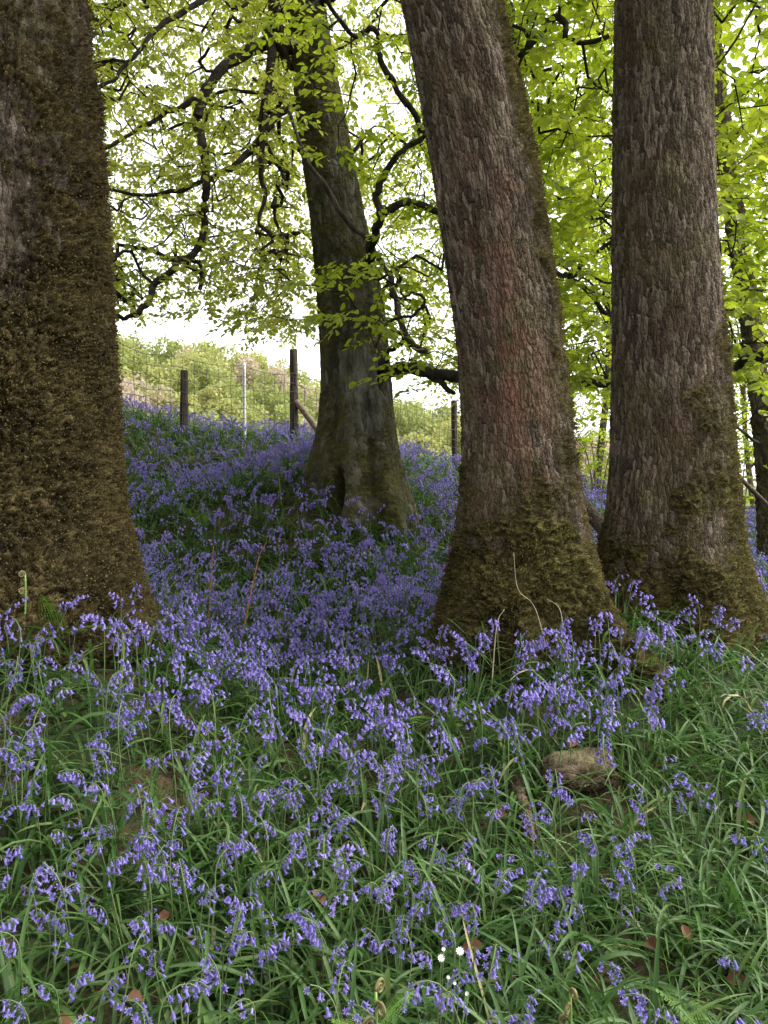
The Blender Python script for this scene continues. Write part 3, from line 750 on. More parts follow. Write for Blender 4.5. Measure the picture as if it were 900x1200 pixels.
# leaves of the slender tree
tw5 = Acc(); cr5 = Acc()
B5 = [limb(t5, [(848, 165, 8.9), (875, 150, 8.4), (900, 140, 8.0), (960, 120, 7.6)], .06, .03), limb(t5, [(868, 345, 8.9), (900, 340, 8.3), (950, 350, 8)], .03, .015),
      limb(t5, [(845, 165, 8.9), (800, 120, 8.6), (740, 60, 8.4), (660, 10, 8.2)], .05, .02), limb(t5, [(862, 300, 8.9), (800, 270, 8.5), (700, 250, 8.3), (620, 220, 8.3)], .04, .015),
      limb(t5, [(890, 520, 8.9), (860, 500, 8.4), (830, 478, 8.0), (800, 470, 7.8)], .02, .01), limb(t5, [(878, 420, 8.9), (800, 400, 8.8), (720, 430, 8.7), (660, 470, 8.6)], .03, .012)]
S = [(region(300, 825, 1010, -170, ip([825, 860, 900, 1010], [560, 590, 590, 590]), 6.8, 10.5, gaps(11, .2, 1.0)), .07, .55),
     (region(520, 575, 740, -170, ip([575, 690, 715, 740], [470, 490, 560, 540]), 7.5, 10.5, gaps(12, .35, 1.1)), .07, .55)]
lp5 = np.vstack(B5)
allp = np.vstack([s[0] for s in S]); dv = grow(lp5, allp, tw5)
sprays(cr5, tw5, allp, np.arctan2(dv[:, 1], dv[:, 0]) + R.normal(0, .5, len(allp)), R.normal(-.22, .16, len(allp)), R.uniform(.2, .38, len(allp)), 12, .068, .55)
tag(tw5.build('twigs', M_twig, t5), kind='stuff'); cr5.build('crown', M_beech_b, t5)

# trees and saplings further back on the right
labels_bg = ['tree behind the gap between leaning and upright trunks, pale thin stem', 'leafy tree behind the leaning trunk, stem hidden by it',
             'leafy tree behind the upright trunk, stem hidden by it', 'pale leafy tree standing beyond the right edge trunk', 'tall leafy tree outside the right edge, branches reaching in']
for k, (u, d, h_, r_, n_) in enumerate([(698, 15.5, 7.5, 2.6, 480), (575, 15.0, 8.0, 2.8, 520), (790, 17, 8, 3.0, 480), (885, 19, 8, 2.6, 380), (985, 14, 8, 3.0, 420)]):
    x = (u - 450) / F * d; z = gz(x, d)
    tb = empty('young_tree', (x, d, z), labels_bg[k], 'tree', 'young trees in the background on the right')
    nm = tb.name
    a = Acc(); zs = np.linspace(z - .1, z + h_, 24)
    cx = x + .25 * np.sin((zs - z) * .5 + k) ; cy = d + .1 * np.cos((zs - z) * .7 + k)
    cx[0] = x; rr = np.linspace(.085, .02, 24)
    tube(a, np.stack([cx, cy, zs], -1), rr, 9)
    a.build('trunk', M_dead, tb)
    TR[nm] = (zs, cx, cy, rr, z)
    simple_crown(tb, nm, n_, z + 1.5, z + h_ + .6, r_, 6, .11, .62, nleaf=12, spl=.5, lim_r=.03)

for k, (u, d, h_, lab) in enumerate([(700, 12.5, 1.5, 'low light green shrub in the gap between the two right trunks'), (868, 12.0, 1.5, 'low green shrub just right of the upright trunk'),
                                     (905, 13.5, 1.9, 'taller green shrub at the right edge behind the slender trunk'), (660, 15, 1.8, 'green shrub behind the leaning trunk')]):
    x = (u - 450) / F * d; z = gz(x, d)
    e = empty('shrub', (x, d, z), lab, 'shrub', 'shrubs in the background on the right')
    st = Acc(); cr = Acc(); tw = Acc(); lp = []
    for q in range(7):
        a_ = R.uniform(0, 2 * PI); ln_ = smooth_line([(x + .05 * math.cos(a_), d + .05 * math.sin(a_), z - .05), (x + .2 * math.cos(a_), d + .2 * math.sin(a_), z + h_ * .5), (x + .5 * math.cos(a_), d + .5 * math.sin(a_), z + h_ * R.uniform(.7, 1))], 6)
        tube(st, ln_, np.linspace(.014, .005, len(ln_)), 5); lp.append(ln_)
    st.build('stem', M_dead, e)
    n_ = 110; pts = np.stack([x + R.normal(0, .42, n_), d + R.normal(0, .4, n_), z + R.uniform(.12, 1.05, n_) * h_], -1)
    dv = grow(np.vstack(lp), pts, tw)
    sprays(cr, tw, pts, np.arctan2(dv[:, 1], dv[:, 0]) + R.normal(0, .6, n_), R.normal(.1, .3, n_), R.uniform(.2, .34, n_), 10, .075, .6)
    tag(tw.build('twigs', M_twig, e), kind='stuff'); cr.build('foliage', M_beech_b, e)

# ------------------------------------------------------------------ far wooded hillside (one mass)
wood = Acc()
hx, hy = [], []
cnt = 0
while cnt < 760:
    d = R.uniform(78, 205); a = R.uniform(-0.75, 0.45)
    hx.append(a * d); hy.append(d); cnt += 1
hx, hy = np.array(hx), np.array(hy)
hz = ground_z(hx, hy)
for x, y, z in zip(hx, hy, hz):
    hh = R.uniform(4.5, 8.0); rr = R.uniform(2.0, 3.6); n = 420
    q = R.normal(0, 1, (n, 3)); q = unit(q) * (R.uniform(.35, 1, (n, 1))**.5)
    lump = 1 + .3 * noise3(q * 2.2 + x, 3)
    c = np.array([x, y, z + hh * .5]) + q * np.array([rr, rr, hh * .5]) * lump[:, None]
    s = R.uniform(.16, .4, n)
    a = unit(R.normal(0, 1, (n, 3))); b = unit(np.cross(a, R.normal(0, 1, (n, 3))))
    tri = np.stack([c + a * s[:, None], c + b * s[:, None], c - a * s[:, None], c - b * s[:, None] * .8], 1)
    bare = fbm(np.array([x / 20, y / 20, 3.]), 2, 9) > .43 or R.random() < .02
    tone = R.uniform(.84, .98) if bare else R.uniform(.05, .78)
    wood.add(tri.reshape(-1, 3), np.arange(n * 4).reshape(-1, 4), rnd=np.repeat(np.clip(tone + R.normal(0, .03 if bare else .07, n), 0, .99 if bare else .8), 4))
tag(wood.build('hillside_wood', M_wood, smooth=False), kind='stuff')

# ------------------------------------------------------------------ fence along the crest
fl = [(20, 468, 9.4), (130, 474, 9.7), (215, 489, 10.0), (287, 498, 10.3), (345, 509, 10.6), (440, 530, 11.2), (533, 546, 12.0), (620, 560, 13.0), (720, 575, 14.5)]
fp = []
for u, v, d in fl:
    x = (u - 450) / F * d; fp.append((x, d, gz(x, d)))
fp = np.array(fp)
fence = empty('wire_fence', fp[4], 'wire stock fence on dark posts and one white post along the crest', 'fence')
def post(i, u_top, v_top, r, name, mat, sides=8, square=False):
    b_ = fp[i]; d = b_[1]; tp = P(u_top, v_top, d)
    n = 14; t = np.linspace(0, 1, n)[:, None]
    ln = np.array([b_[0], b_[1], b_[2] - .3]) * (1 - t) + tp * t
    a = Acc(); rr = np.full(n, r) * (1 + .05 * R.normal(0, 1, n)) if mat is not M_white else np.full(n, r)
    if mat is not M_white: ln = np.vstack([ln, ln[-1] + (0, 0, .012)]); rr = np.append(rr, r * .75)
    tube(a, ln, rr, sides); return a.build(name, mat, fence)
post(2, 216, 435, .052, 'post', M_post)['label'] = 'short dark wooden post'
post(3, 286, 425, .022, 'post', M_white, 10)['label'] = 'white metal post'
post(4, 344, 410, .058, 'post', M_post)['label'] = 'tall dark wooden post'
post(6, 532, 470, .045, 'post', M_post)['label'] = 'dark wooden post beyond the old trunk'
post(0, 22, 398, .055, 'post', M_post)
post(8, 722, 500, .05, 'post', M_post)
a = Acc(); p0 = P(347, 470, 10.57); p1 = np.array([P(395, 520, 10.3)[0], 10.3, 0]); p1[2] = gz(p1[0], p1[1])
tube(a, np.linspace(p0, p1, 8), np.full(8, .042), 6); a.build('brace', M_brace, fence)
net = Acc()
dense = []
for i in range(len(fp) - 1):
    n = int(np.linalg.norm(fp[i + 1] - fp[i]) / .16) + 1
    for t in np.linspace(0, 1, n, endpoint=False):
        q = fp[i] * (1 - t) + fp[i + 1] * t; q = q.copy(); q[2] = q[2] - .05 * math.sin(PI * t); dense.append(q)
dense = np.array(dense); dense[:, 1] -= .06
top_h = np.interp(dense[:, 0], [fp[0, 0], fp[4, 0], fp[6, 0]], [1.12, .95, .9])
for k, f in enumerate([.05, .17, .3, .44, .58, .73, .87, 1.0]):
    ln = dense.copy(); ln[:, 2] += top_h * f + .012 * R.normal(0, 1, len(dense)); tube(net, ln, .0042, 3, False)
for i, q in enumerate(dense):
    zz = np.linspace(0, 1, 5)
    ln = np.stack([q[0] + .01 * R.normal(0, 1, 5), np.full(5, q[1]), q[2] + zz * top_h[i]], -1); tube(net, ln, .0034, 3, False)
net.build('wire_netting', M_wire, fence)

# ------------------------------------------------------------------ ground cover
trunks_xy = []
for nm in ('oak_tree', 'oak_tree.001', 'oak_tree.002', 'beech_tree', 'beech_tree.001'):
    zs, cx, cy, r0, gb = TR[nm]
    trunks_xy.append((float(np.interp(gb, zs, cx)), float(np.interp(gb, zs, cy)), float(np.interp(gb, zs, r0))))

LOG_C = on_ground(680, 918, .03)
STICK_C = on_ground(616, 955, .03)
def scatter(dens, ymin, ymax, dmax, side=.72, clear=1.0):
    """rejection sample of points on the slope, dens(x, y) per square metre, at most dmax"""
    area = (ymax - ymin) * 2 * (side * ymax + .5)
    n = int(area * dmax)
    x = R.uniform(-(side * ymax + .5), side * ymax + .5, n); y = R.uniform(ymin, ymax, n)
    ok = np.abs(x) < side * np.maximum(y, .3) + .5
    x, y = x[ok], y[ok]
    ok = R.uniform(0, dmax, len(x)) < dens(x, y)
    x, y = x[ok], y[ok]
    for lc, lr in ((LOG_C, .12), (STICK_C, .07)):
        ok = (((x - lc[0]) / 1.25)**2 + (y - lc[1] + .05)**2 > lr**2) | (R.random(len(x)) < .25)
        x, y = x[ok], y[ok]
    for tx, ty, tr in trunks_xy:
        ok = (x - tx)**2 + (y - ty)**2 > (tr * clear)**2
        x, y = x[ok], y[ok]
    return x, y

def blades(acc, x, y, length, width, elev, curv, segs, az=None, keel=True, tone=None, zoff=-.005, twist=.5):
    n = len(x)
    if n == 0: return
    z = ground_z(x, y) + zoff
    az = R.uniform(0, 2 * PI, n) if az is None else az
    t = np.linspace(0, 1, segs + 1)
    el = elev[:, None] - curv[:, None] * t[None]**1.3
    ds = (length / segs)[:, None]
    dx = np.cumsum(np.cos(el) * ds, 1) - np.cos(el[:, :1]) * ds; dz = np.cumsum(np.sin(el) * ds, 1) - np.sin(el[:, :1]) * ds
    az_t = az[:, None] + R.normal(0, .25, (n, 1)) * t[None]
    cpt = np.stack([x[:, None] + dx * np.cos(az_t), y[:, None] + dx * np.sin(az_t), z[:, None] + np.maximum(dz, .004)], -1)
    tw_ = R.normal(0, twist, (n, 1)) * t[None]
    side = np.stack([-np.sin(az_t) * np.cos(tw_), np.cos(az_t) * np.cos(tw_), np.sin(tw_)], -1)
    prof = np.interp(t, [0, .1, .5, .8, 1], [.55, .75, 1, .75, .06])
    hw = (width[:, None] * .5 * prof[None])[..., None]
    if keel:
        mid = cpt - np.array([0, 0, 1.0]) * hw * .45
        V = np.stack([cpt - side * hw, mid, cpt + side * hw], 2); k = 3
    else:
        V = np.stack([cpt - side * hw, cpt + side * hw], 2); k = 2
    rows = segs + 1
    b_ = (np.arange(n) * rows * k)[:, None, None]; i = (np.arange(segs) * k)[None, :, None]; j = np.arange(k - 1)[None, None]
    o_ = b_ + i + j
    q = np.stack([o_, o_ + 1, o_ + k + 1, o_ + k], -1).reshape(-1, 4)
    tone = R.beta(2, 2.6, n) if tone is None else tone
    acc.add(V.reshape(-1, 3), q, rnd=np.repeat(tone, rows * k))

def clump(x, y, sc, seed): return fbm(np.stack([x * sc, y * sc, 0 * x], -1), 3, seed)

strap = Acc()
def plants(ymin, ymax, dens, nl, segs, wmul, keel, lmul=1.0):
    x, y = scatter(lambda x, y: dens * np.clip(.92 + .6 * clump(x, y, 1.4, 61), .5, 1.4), ymin, ymax, dens * 1.4)
    x = np.repeat(x, nl); y = np.repeat(y, nl)
    n = len(x)
    x = x + R.normal(0, .012, n); y = y + R.normal(0, .012, n)
    blades(strap, x, y, R.uniform(.16, .36, n) * lmul, R.uniform(.007, .0155, n) * wmul, R.uniform(.55, 1.5, n), R.uniform(.6, 2.6, n), segs, keel=keel)
plants(.55, 2.4, 190, 6, 8, .95, True)
plants(2.4, 4.2, 160, 6, 6, 1.0, True)
plants(4.2, 7.0, 110, 6, 4, 1.25, False, 1.15)
plants(7.0, 12.5, 70, 6, 3, 1.6, False, 1.15)
plants(12.5, 21, 16, 6, 3, 2.4, False, 1.1)
tag(strap.build('bluebell_leaves', M_strap), kind='stuff')

grass = Acc()
def grass_dens(x, y):
    g_ = np.clip(.5 + 1.2 * clump(x, y, .9, 71), 0, 1.2)
    g_ = g_ + .9 * np.exp(-((x - 1.0) / .8)**2 - ((y - 2.3) / .9)**2)
    return np.clip(g_, .08, 1.6)
for y0, y1, dn, wm, sg in ((.55, 2.6, 420, 1, 5), (2.6, 4.6, 330, 1.3, 4), (4.6, 9, 90, 2.0, 3)):
    x, y = scatter(lambda x, y: dn * grass_dens(x, y), y0, y1, dn * 1.6, clear=.98)
    n = len(x)
    blades(grass, x, y, R.uniform(.1, .3, n), R.uniform(.0018, .004, n) * wm, R.uniform(.7, 1.55, n), R.uniform(.3, 2.4, n), sg, keel=False, twist=1.0)
tag(grass.build('grass', M_grass), kind='stuff')

# ------------------------------------------------------------------ bluebells
def bell_mesh(level):
    V, T = [], []
    if level == 0:
        k = 12; prof = [(0, .05), (-.06, .14), (-.25, .19), (-.55, .2), (-.8, .235)]
    elif level == 1:
        k = 6; prof = [(0, .08), (-.3, .24), (-.75, .27), (-.98, .5)]
    else:
        k = 4; prof = [(0, .1), (-.4, .3), (-1.0, .48)]
    for z, r in prof:
        for j in range(k):
            a = 2 * PI * j / k; V.append((r * math.cos(a), r * math.sin(a), z))
    for i in range(len(prof) - 1):
        for j in range(k):
            a, b = i * k + j, i * k + (j + 1) % k
            T += [(a, b, b + k), (a, b + k, a + k)]
    if level == 0:
        base = (len(prof) - 1) * k
        for i in range(6):
            a0 = 2 * PI * (2 * i + 1) / 12
            n = len(V)
            for r, z, da in ((.40, -.97, -.22), (.40, -.97, .22), (.56, -.93, -.13), (.56, -.93, .13), (.6, -.8, 0)):
                V.append((r * math.cos(a0 + da), r * math.sin(a0 + da), z))
            a, b, c = base + 2 * i, base + 2 * i + 1, base + (2 * i + 2) % 12
            T += [(a, b, n), (b, n + 1, n), (b, c, n + 1), (n, n + 1, n + 3), (n, n + 3, n + 2), (n + 2, n + 3, n + 4)]
    return np.array(V, float), np.array(T, int)

BELL = [bell_mesh(i) for i in range(3)]
def rot_to(down, spin):
    """matrix whose -Z looks along `down`"""
    z = -unit(np.asarray(down)); ref = np.array([1.0, 0, 0]) if abs(z[0]) < .9 else np.array([0, 1.0, 0])
    x = unit(np.cross(ref, z)); y = np.cross(z, x)
    c, s = math.cos(spin), math.sin(spin)
    return np.stack([x * c + y * s, -x * s + y * c, z], 1)

def flower_proto(rg):
    h = rg.uniform(.23, .34); nod = rg.uniform(1.2, 2.5); n = 18
    t = np.linspace(0, 1, n)
    el = PI / 2 - rg.uniform(.05, .25) * t - nod * np.clip((t - .66) / .34, 0, 1)**1.2
    ds = h * 1.12 / (n - 1)
    x = np.concatenate([[0], np.cumsum(np.cos(el[:-1]) * ds)]); z = np.concatenate([[0], np.cumsum(np.sin(el[:-1]) * ds)])
    stem = np.stack([x, .012 * np.sin(t * 4 + rg.uniform(0, 6)) , z], -1)
    nb = int(rg.integers(5, 11)); bells = []; ped = []
    for b in range(nb):
        f = .71 + .29 * (b + .4) / nb
        p_ = np.array([np.interp(f, t, stem[:, c]) for c in range(3)])
        sgn = 1 if b % 2 else -1
        out = np.array([rg.uniform(.2, 1.0), sgn * rg.uniform(.3, 1.0), 0]); out = unit(out)
        pl = rg.uniform(.008, .016) * (1.15 - .4 * b / nb)
        p1 = p_ + out * pl + np.array([0, 0, .25 * pl]); p2 = p1 + out * pl * .4 + np.array([0, 0, -pl * .6])
        ped.append((p_, p1, p2))
        dn = np.array([out[0] * rg.uniform(.1, 1.1) + rg.normal(0, .25), out[1] * rg.uniform(.1, 1.0), -1])
        bells.append((p2, rot_to(dn, rg.uniform(0, 6)), rg.uniform(.0145, .0192) * (1 - .3 * (b >= nb - 2) * rg.random()), int(rg.integers(0, 4))))
    return stem, ped, bells
rg = np.random.default_rng(5)
PROTO = [flower_proto(rg) for _ in range(24)]

def proto_arrays(pr, level):
    stem, ped, bells = pr
    a = Acc()
    st = stem if level == 0 else stem[::3] if level == 1 else stem[::6]
    tube(a, st, np.linspace(.0026, .0014, len(st)) * (1 if level == 0 else 1.1), 5 if level == 0 else 3, False)
    if level == 0:
        for p_ in ped: tube(a, p_, .0007, 3, False)
    sV = np.concatenate(a.V); sF = np.concatenate(a.Fc[4])
    sT = np.vstack([sF[:, [0, 1, 2]], sF[:, [0, 2, 3]]])
    bV, bT, bR = [], [], []; n = 0
    V0, T0 = BELL[level]
    for p_, rm, s, var in (bells if level < 2 else bells[::1]):
        s2 = s * (1 if level == 0 else 1.05 if level == 1 else 1.2)
        bV.append((V0 * s2) @ rm.T + p_); bT.append(T0 + n); n += len(V0); bR.append(np.full(len(V0), var / 3.0))
    return sV, sT, np.concatenate(bV), np.concatenate(bT), np.concatenate(bR)
ARR = {(i, l): proto_arrays(PROTO[i], l) for i in range(24) for l in (0, 1, 2)}

def flower_dens(x, y):
    u = 450 + x / y * F
    c = clump(x, y, 1.1, 81) * .8 + clump(x, y, 2.6, 85) * .6
    base = np.interp(y, [.6, 1.4, 1.9, 2.5, 3.2, 5, 6.5, 9, 12, 16, 21], [80, 116, 165, 232, 258, 215, 140, 82, 84, 84, 50])
    base = base * (1 - .35 * sstep(-x, .6, 1.6) * sstep(y, 5.5, 7.5))
    base = base * (1 - .75 * np.exp(-((x + .15) / .5)**2 - ((y - 6.3) / .6)**2))
    thin = 1 - .62 * sstep(x / np.maximum(y, .3), .22, .42) * (1 - sstep(y, 3.6, 5.0))
    return np.clip(base * thin * np.clip(.85 + 1.05 * c, .1, 1.8), 0, 320)
fx, fy = scatter(flower_dens, .75, 20, 320, .66, 1.02)
fz = ground_z(fx, fy)
n_f = len(fx)
f_id = R.integers(0, 24, n_f); f_rot = R.uniform(0, 2 * PI, n_f); f_s = R.uniform(.7, 1.1, n_f) * np.interp(fy, [1, 3, 8], [.88, 1.0, 1.02])
f_tx = R.normal(0, .1, n_f); f_ty = R.normal(0, .1, n_f); f_t = np.clip(R.normal(.48, .27, n_f), 0, 1)
# those the frame shows nearest become plants of their own
hu = 450 + fx / fy * F; hv = 600 - (fz + .27 * f_s - EYE) / fy * F
inview = (hu > -5) & (hu < 905) & (hv < 1205) & (hv > 0)
order = np.where(inview)[0]; order = order[np.argsort(fy[order])]
NEAR = order[:300]
is_near = np.zeros(n_f, bool); is_near[NEAR] = True

def rot_many(ids):
    c, s = np.cos(f_rot[ids]), np.sin(f_rot[ids]); n = len(ids)
    Rz = np.zeros((n, 3, 3)); Rz[:, 0, 0] = c; Rz[:, 0, 1] = -s; Rz[:, 1, 0] = s; Rz[:, 1, 1] = c; Rz[:, 2, 2] = 1
    Sh = np.tile(np.eye(3), (n, 1, 1)); Sh[:, 0, 2] = f_tx[ids]; Sh[:, 1, 2] = f_ty[ids]
    return Sh @ Rz * f_s[ids][:, None, None]

CV, CT, CM, CR, cn = [], [], [], [], 0
for pid in range(24):
    for lev, lo, hi in ((0, 0, 2.6), (1, 2.6, 5.5), (2, 5.5, 99)):
        ids = np.where((~is_near) & (f_id == pid) & (fy >= lo) & (fy < hi))[0]
        if not len(ids): continue
        sV, sT, bV, bT, bR = ARR[(pid, lev)]
        M_ = rot_many(ids); pos = np.stack([fx[ids], fy[ids], fz[ids] - .01], -1)
        for V0, T0, mi, r0_ in ((sV, sT, 0, None), (bV, bT, 1, bR)):
            V = np.einsum('nij,vj->nvi', M_, V0) + pos[:, None]
            CV.append(V.reshape(-1, 3))
            CT.append((np.arange(len(ids))[:, None, None] * len(V0) + T0[None]).reshape(-1, 3) + cn)
            cn += len(ids) * len(V0)
            CM.append(np.full(len(ids) * len(T0), mi))
            rr = np.repeat(f_t[ids], len(V0)) if r0_ is None else (f_t[ids][:, None] * .65 + r0_[None] * .35).ravel()
            CR.append(rr)
carpet = obj('bluebell_carpet', np.concatenate(CV), np.concatenate(CT), [M_stem, M_bell], None, {'rnd': np.concatenate(CR)}, np.concatenate(CM), True)
tag(carpet, kind='stuff')

# individual plants: shared meshes, one stem and its bells each
BV, BT = BELL[0]
bell_me = []
for k in range(6):
    V = BV.copy(); V[:, :2] *= R.uniform(.85, 1.12); V = V + R.normal(0, .012, V.shape)
    bell_me.append(make_mesh('bell', V, BT, M_bell, {'rnd': np.clip(.1 + .16 * k + .12 * (V[:, 2] < -.85), 0, 1)}))
stem_me = []
for i in range(24):
    sV, sT, *_ = ARR[(i, 0)]
    stem_me.append(make_mesh('stem', sV, sT, M_stem, {'rnd': np.full(len(sV), R.uniform(.1, .9))}))

def zone(u, v):
    if u > 500 and v > 830 and u < 760 and v < 1010: return 'violet-blue bluebell in the grass around the short mossy log', 'bluebells around the mossy log'
    if v > 1010 and u < 450: return 'violet-blue bluebell in the long strap leaves of the left foreground corner', 'bluebells in the left foreground'
    if v > 1010: return 'violet-blue bluebell in the grass of the right foreground corner', 'bluebells in the right foreground'
    if u < 200: return 'violet-blue bluebell below the mossy foot of the far left trunk', 'bluebells below the far left trunk'
    if u >= 680: return 'violet-blue bluebell in thin grass below the upright right trunk', 'bluebells below the upright trunk'
    return 'violet-blue bluebell in the crowded drift between left trunk and log', 'bluebells in the middle drift'
R2 = np.random.default_rng(3)
made = {}
for i in NEAR:
    pid = int(f_id[i])
    root = bpy.data.objects.new('bluebell', None); link(root); root.empty_display_size = .05
    root.location = (fx[i], fy[i], fz[i] - .01)
    root.rotation_euler = (-float(f_ty[i]), float(f_tx[i]), float(f_rot[i])); root.scale = (f_s[i],) * 3
    lab, grp = zone(hu[i], hv[i]); tag(root, lab, 'flower', grp)
    if pid in made:
        st = made[pid][0].copy(); bs = [b_.copy() for b_ in made[pid][1]]
        for o in [st] + bs: link(o)
    else:
        st = link(bpy.data.objects.new('stem', stem_me[pid])); bs = []
        for p_, rm, s, var in PROTO[pid][2]:
            b_ = link(bpy.data.objects.new('bell', bell_me[0]))
            M4 = Matrix([[*(rm[r] * s), p_[r]] for r in range(3)] + [[0, 0, 0, 1]])
            b_.matrix_basis = M4; bs.append(b_)
        made[pid] = (st, bs)
    st.parent = root
    tone = f_t[i]
    for b_ in bs:
        b_.parent = root
        b_.data = bell_me[int(np.clip(round(tone * 4.2 + R2.normal(0, .7)), 0, 5))]

# ------------------------------------------------------------------ ferns, fiddleheads, white flowers
def frond(parent, base, az, length, pitch, droop, npin=22, width=.36, mat=None, twistn=.0):
    n = 14; t = np.linspace(0, 1, n)
    el = pitch - droop * t
    ds = length / (n - 1)
    dx = np.concatenate([[0], np.cumsum(np.cos(el[:-1]) * ds)]); dz = np.concatenate([[0], np.cumsum(np.sin(el[:-1]) * ds)])
    ln = np.stack([base[0] + dx * math.cos(az), base[1] + dx * math.sin(az), base[2] + dz], -1)
    a = Acc(); tube(a, ln, np.linspace(.0025, .0007, n), 4, False, rnd=.5)
    s3 = np.array([-math.sin(az), math.cos(az), 0])
    for k in range(npin):
        f = .14 + .85 * k / npin
        p_ = np.array([np.interp(f, t, ln[:, c]) for c in range(3)])
        fw = unit(np.array([np.interp(min(1, f + .05), t, ln[:, c]) for c in range(3)]) - p_ + 1e-9)
        pl = length * width * .5 * math.sin(PI * min(1, (.12 + f * .9)))**.8 * (1.15 - f * .5)
        for sg in (-1, 1):
            dd = unit(s3 * sg + fw * .35 + np.array([0, 0, R.normal(-.1, .08)]))
            m_ = max(4, int(pl / .009)); q = (np.arange(m_) + .5) / m_
            b_ = p_ + dd * (q[:, None] * pl)
            nn = np.tile(unit(np.cross(dd, fw)) * (1 if sg < 0 else -1), (m_, 1))
            sz = pl * .2 * (1 - .75 * q) + .003
            for sg2 in (-1, 1):
                d2 = unit(np.tile(fw * sg2 + dd * .45, (m_, 1)))
                leaves(a, b_, d2, nn, sz, .5, np.clip(R.normal(.5, .15, m_), 0, 1), .05, .1)
    return a.build('frond', mat or M_fern, parent)

fern_spots = [(235, 592, 6.2, .36, 5, 'bright green fern on the slope below the fence posts'),
              (405, 655, 5.4, .28, 4, 'small fern among bluebells below the dark old trunk'),
              (530, 800, 3.1, .22, 3, 'low fern just left of the leaning trunk foot'),
              (70, 700, 2.85, .26, 4, 'fern with arching fronds at the foot of the far left trunk'),
              (850, 1165, 1.62, .2, 5, 'yellow-green fern in the bottom right corner'),
              (700, 585, 6.5, .35, 4, 'pale fern glimpsed between the leaning and upright trunks'),
              (760, 815, 3.3, .2, 3, 'low fern at the end of the long moss-covered root')]
for u, v, d, ln, nf, lab in fern_spots:
    x = (u - 450) / F * d; y = d; z = gz(x, y)
    if 'growing on' in lab: x, y, z = P(575, 690, 3.42)
    if 'bottom right' in lab: z += .02
    e = empty('fern', (x, y, z), lab, 'fern')
    for k in range(nf):
        frond(e, (x, y, z), R.uniform(0, 2 * PI) if nf > 3 else -PI / 2 + R.uniform(-1.2, 1.2), ln * R.uniform(.8, 1.2), R.uniform(.8, 1.3), R.uniform(.7, 1.5), 18)

def fiddlehead(u, v, d, h, lab, curl=.02, fronds=2):
    x = (u - 450) / F * d; z = gz(x, d)
    e = empty('fiddlehead', (x, d, z), lab, 'fern')
    n = 12; t = np.linspace(0, 1, n)
    ln = np.stack([x + .015 * np.sin(t * 2), np.full(n, d), z + t * h], -1)
    a = Acc(); tube(a, ln, np.linspace(.0045, .003, n), 6); a.build('stalk', M_stalk, e)
    for k in range(3):
        th = np.linspace(0, 3.6 * PI, 40); rr = curl * (1 - th / (4.2 * PI))
        ax = R.uniform(0, 2 * PI); c0 = ln[-1] - np.array([0, 0, .03 * k])
        hor = np.array([math.cos(ax), math.sin(ax), 0])
        cpt = c0
        sp_ = cpt + hor * (curl - rr * np.cos(th))[:, None] * 1.0 + np.array([0, 0, 1.0]) * (rr * np.sin(th))[:, None]
        a = Acc(); tube(a, sp_, np.linspace(.0035, .0018, 40), 6); a.build('coil', M_coil, e)
    for k in range(fronds):
        frond(e, ln[8 - k], (0.3, 2.8)[k % 2] + R.uniform(-.3, .3), .11, .9, .9, 9, .5)
fiddlehead(432, 1045, 1.5, .3, 'upright fern stalk with coiled tips, left of the white flowers', .016)
fiddlehead(660, 1070, 1.55, .26, 'pale coiled fern shoot right of the white flowers', .012, 0)
fiddlehead(815, 1160, 1.55, .12, 'short brown coiled fern shoots in the bottom right corner', .016, 0)
fiddlehead(25, 720, 2.75, .3, 'tall curled fern shoot before the far left trunk', .012, 0)
fiddlehead(140, 725, 2.8, .22, 'short curled fern shoot beside the far left trunk', .012, 0)

def stitchwort(u, v, d, open_=True, r=.009, lab=''):
    q = P(u, v, d); g0 = gz(q[0], q[1])
    e = empty('stitchwort', (q[0], q[1], g0), lab, 'flower', 'white stitchwort flowers')
    a = Acc(); tube(a, smooth_line([(q[0] + .01, q[1] + .015, g0 - .005), (q[0] - .006, q[1], (g0 + q[2]) / 2), (q[0], q[1], q[2])], 6), .0008, 4, rnd=.5); a.build('stem', M_stem, e)
    a = Acc(); n = 10
    az = np.arange(n) * 2 * PI / n + R.uniform(0, 1); lift = .35 if open_ else 1.1
    nrm = unit(np.array([R.normal(0, .2), -.65, .75]))
    tx = unit(np.cross(nrm, [0, 0, 1.0])); ty = np.cross(nrm, tx)
    dr = unit(np.cos(az)[:, None] * tx + np.sin(az)[:, None] * ty + nrm * lift)
    leaves(a, np.tile(q, (n, 1)), dr, np.tile(nrm, (n, 1)), np.full(n, r), .5, R.uniform(0, 1, n), .1, .05)
    a.build('flower_head', M_petal_w, e)
    a = Acc(); tube(a, [q, q + nrm * .002, q + nrm * .003], [.0015, .0017, .0006], 8); a.build('flower_centre', M_anther, e)
for u, v, op, r, lab in [(539, 1115, True, .009, 'open white star flower, right one of the clump beside the fern stalk'), (517, 1123, True, .008, 'open white star flower, left one of the clump beside the fern stalk'),
                         (520, 1113, False, .006, 'half-open white flower above the left star flower'), (525, 1146, False, .0055, 'white bud low under the two star flowers'),
                         (548, 1165, False, .006, 'lowest white bud under the two star flowers'), (533, 1153, False, .005, 'small white bud between the lower buds')]:
    stitchwort(u, v, 1.5, op, r, lab)

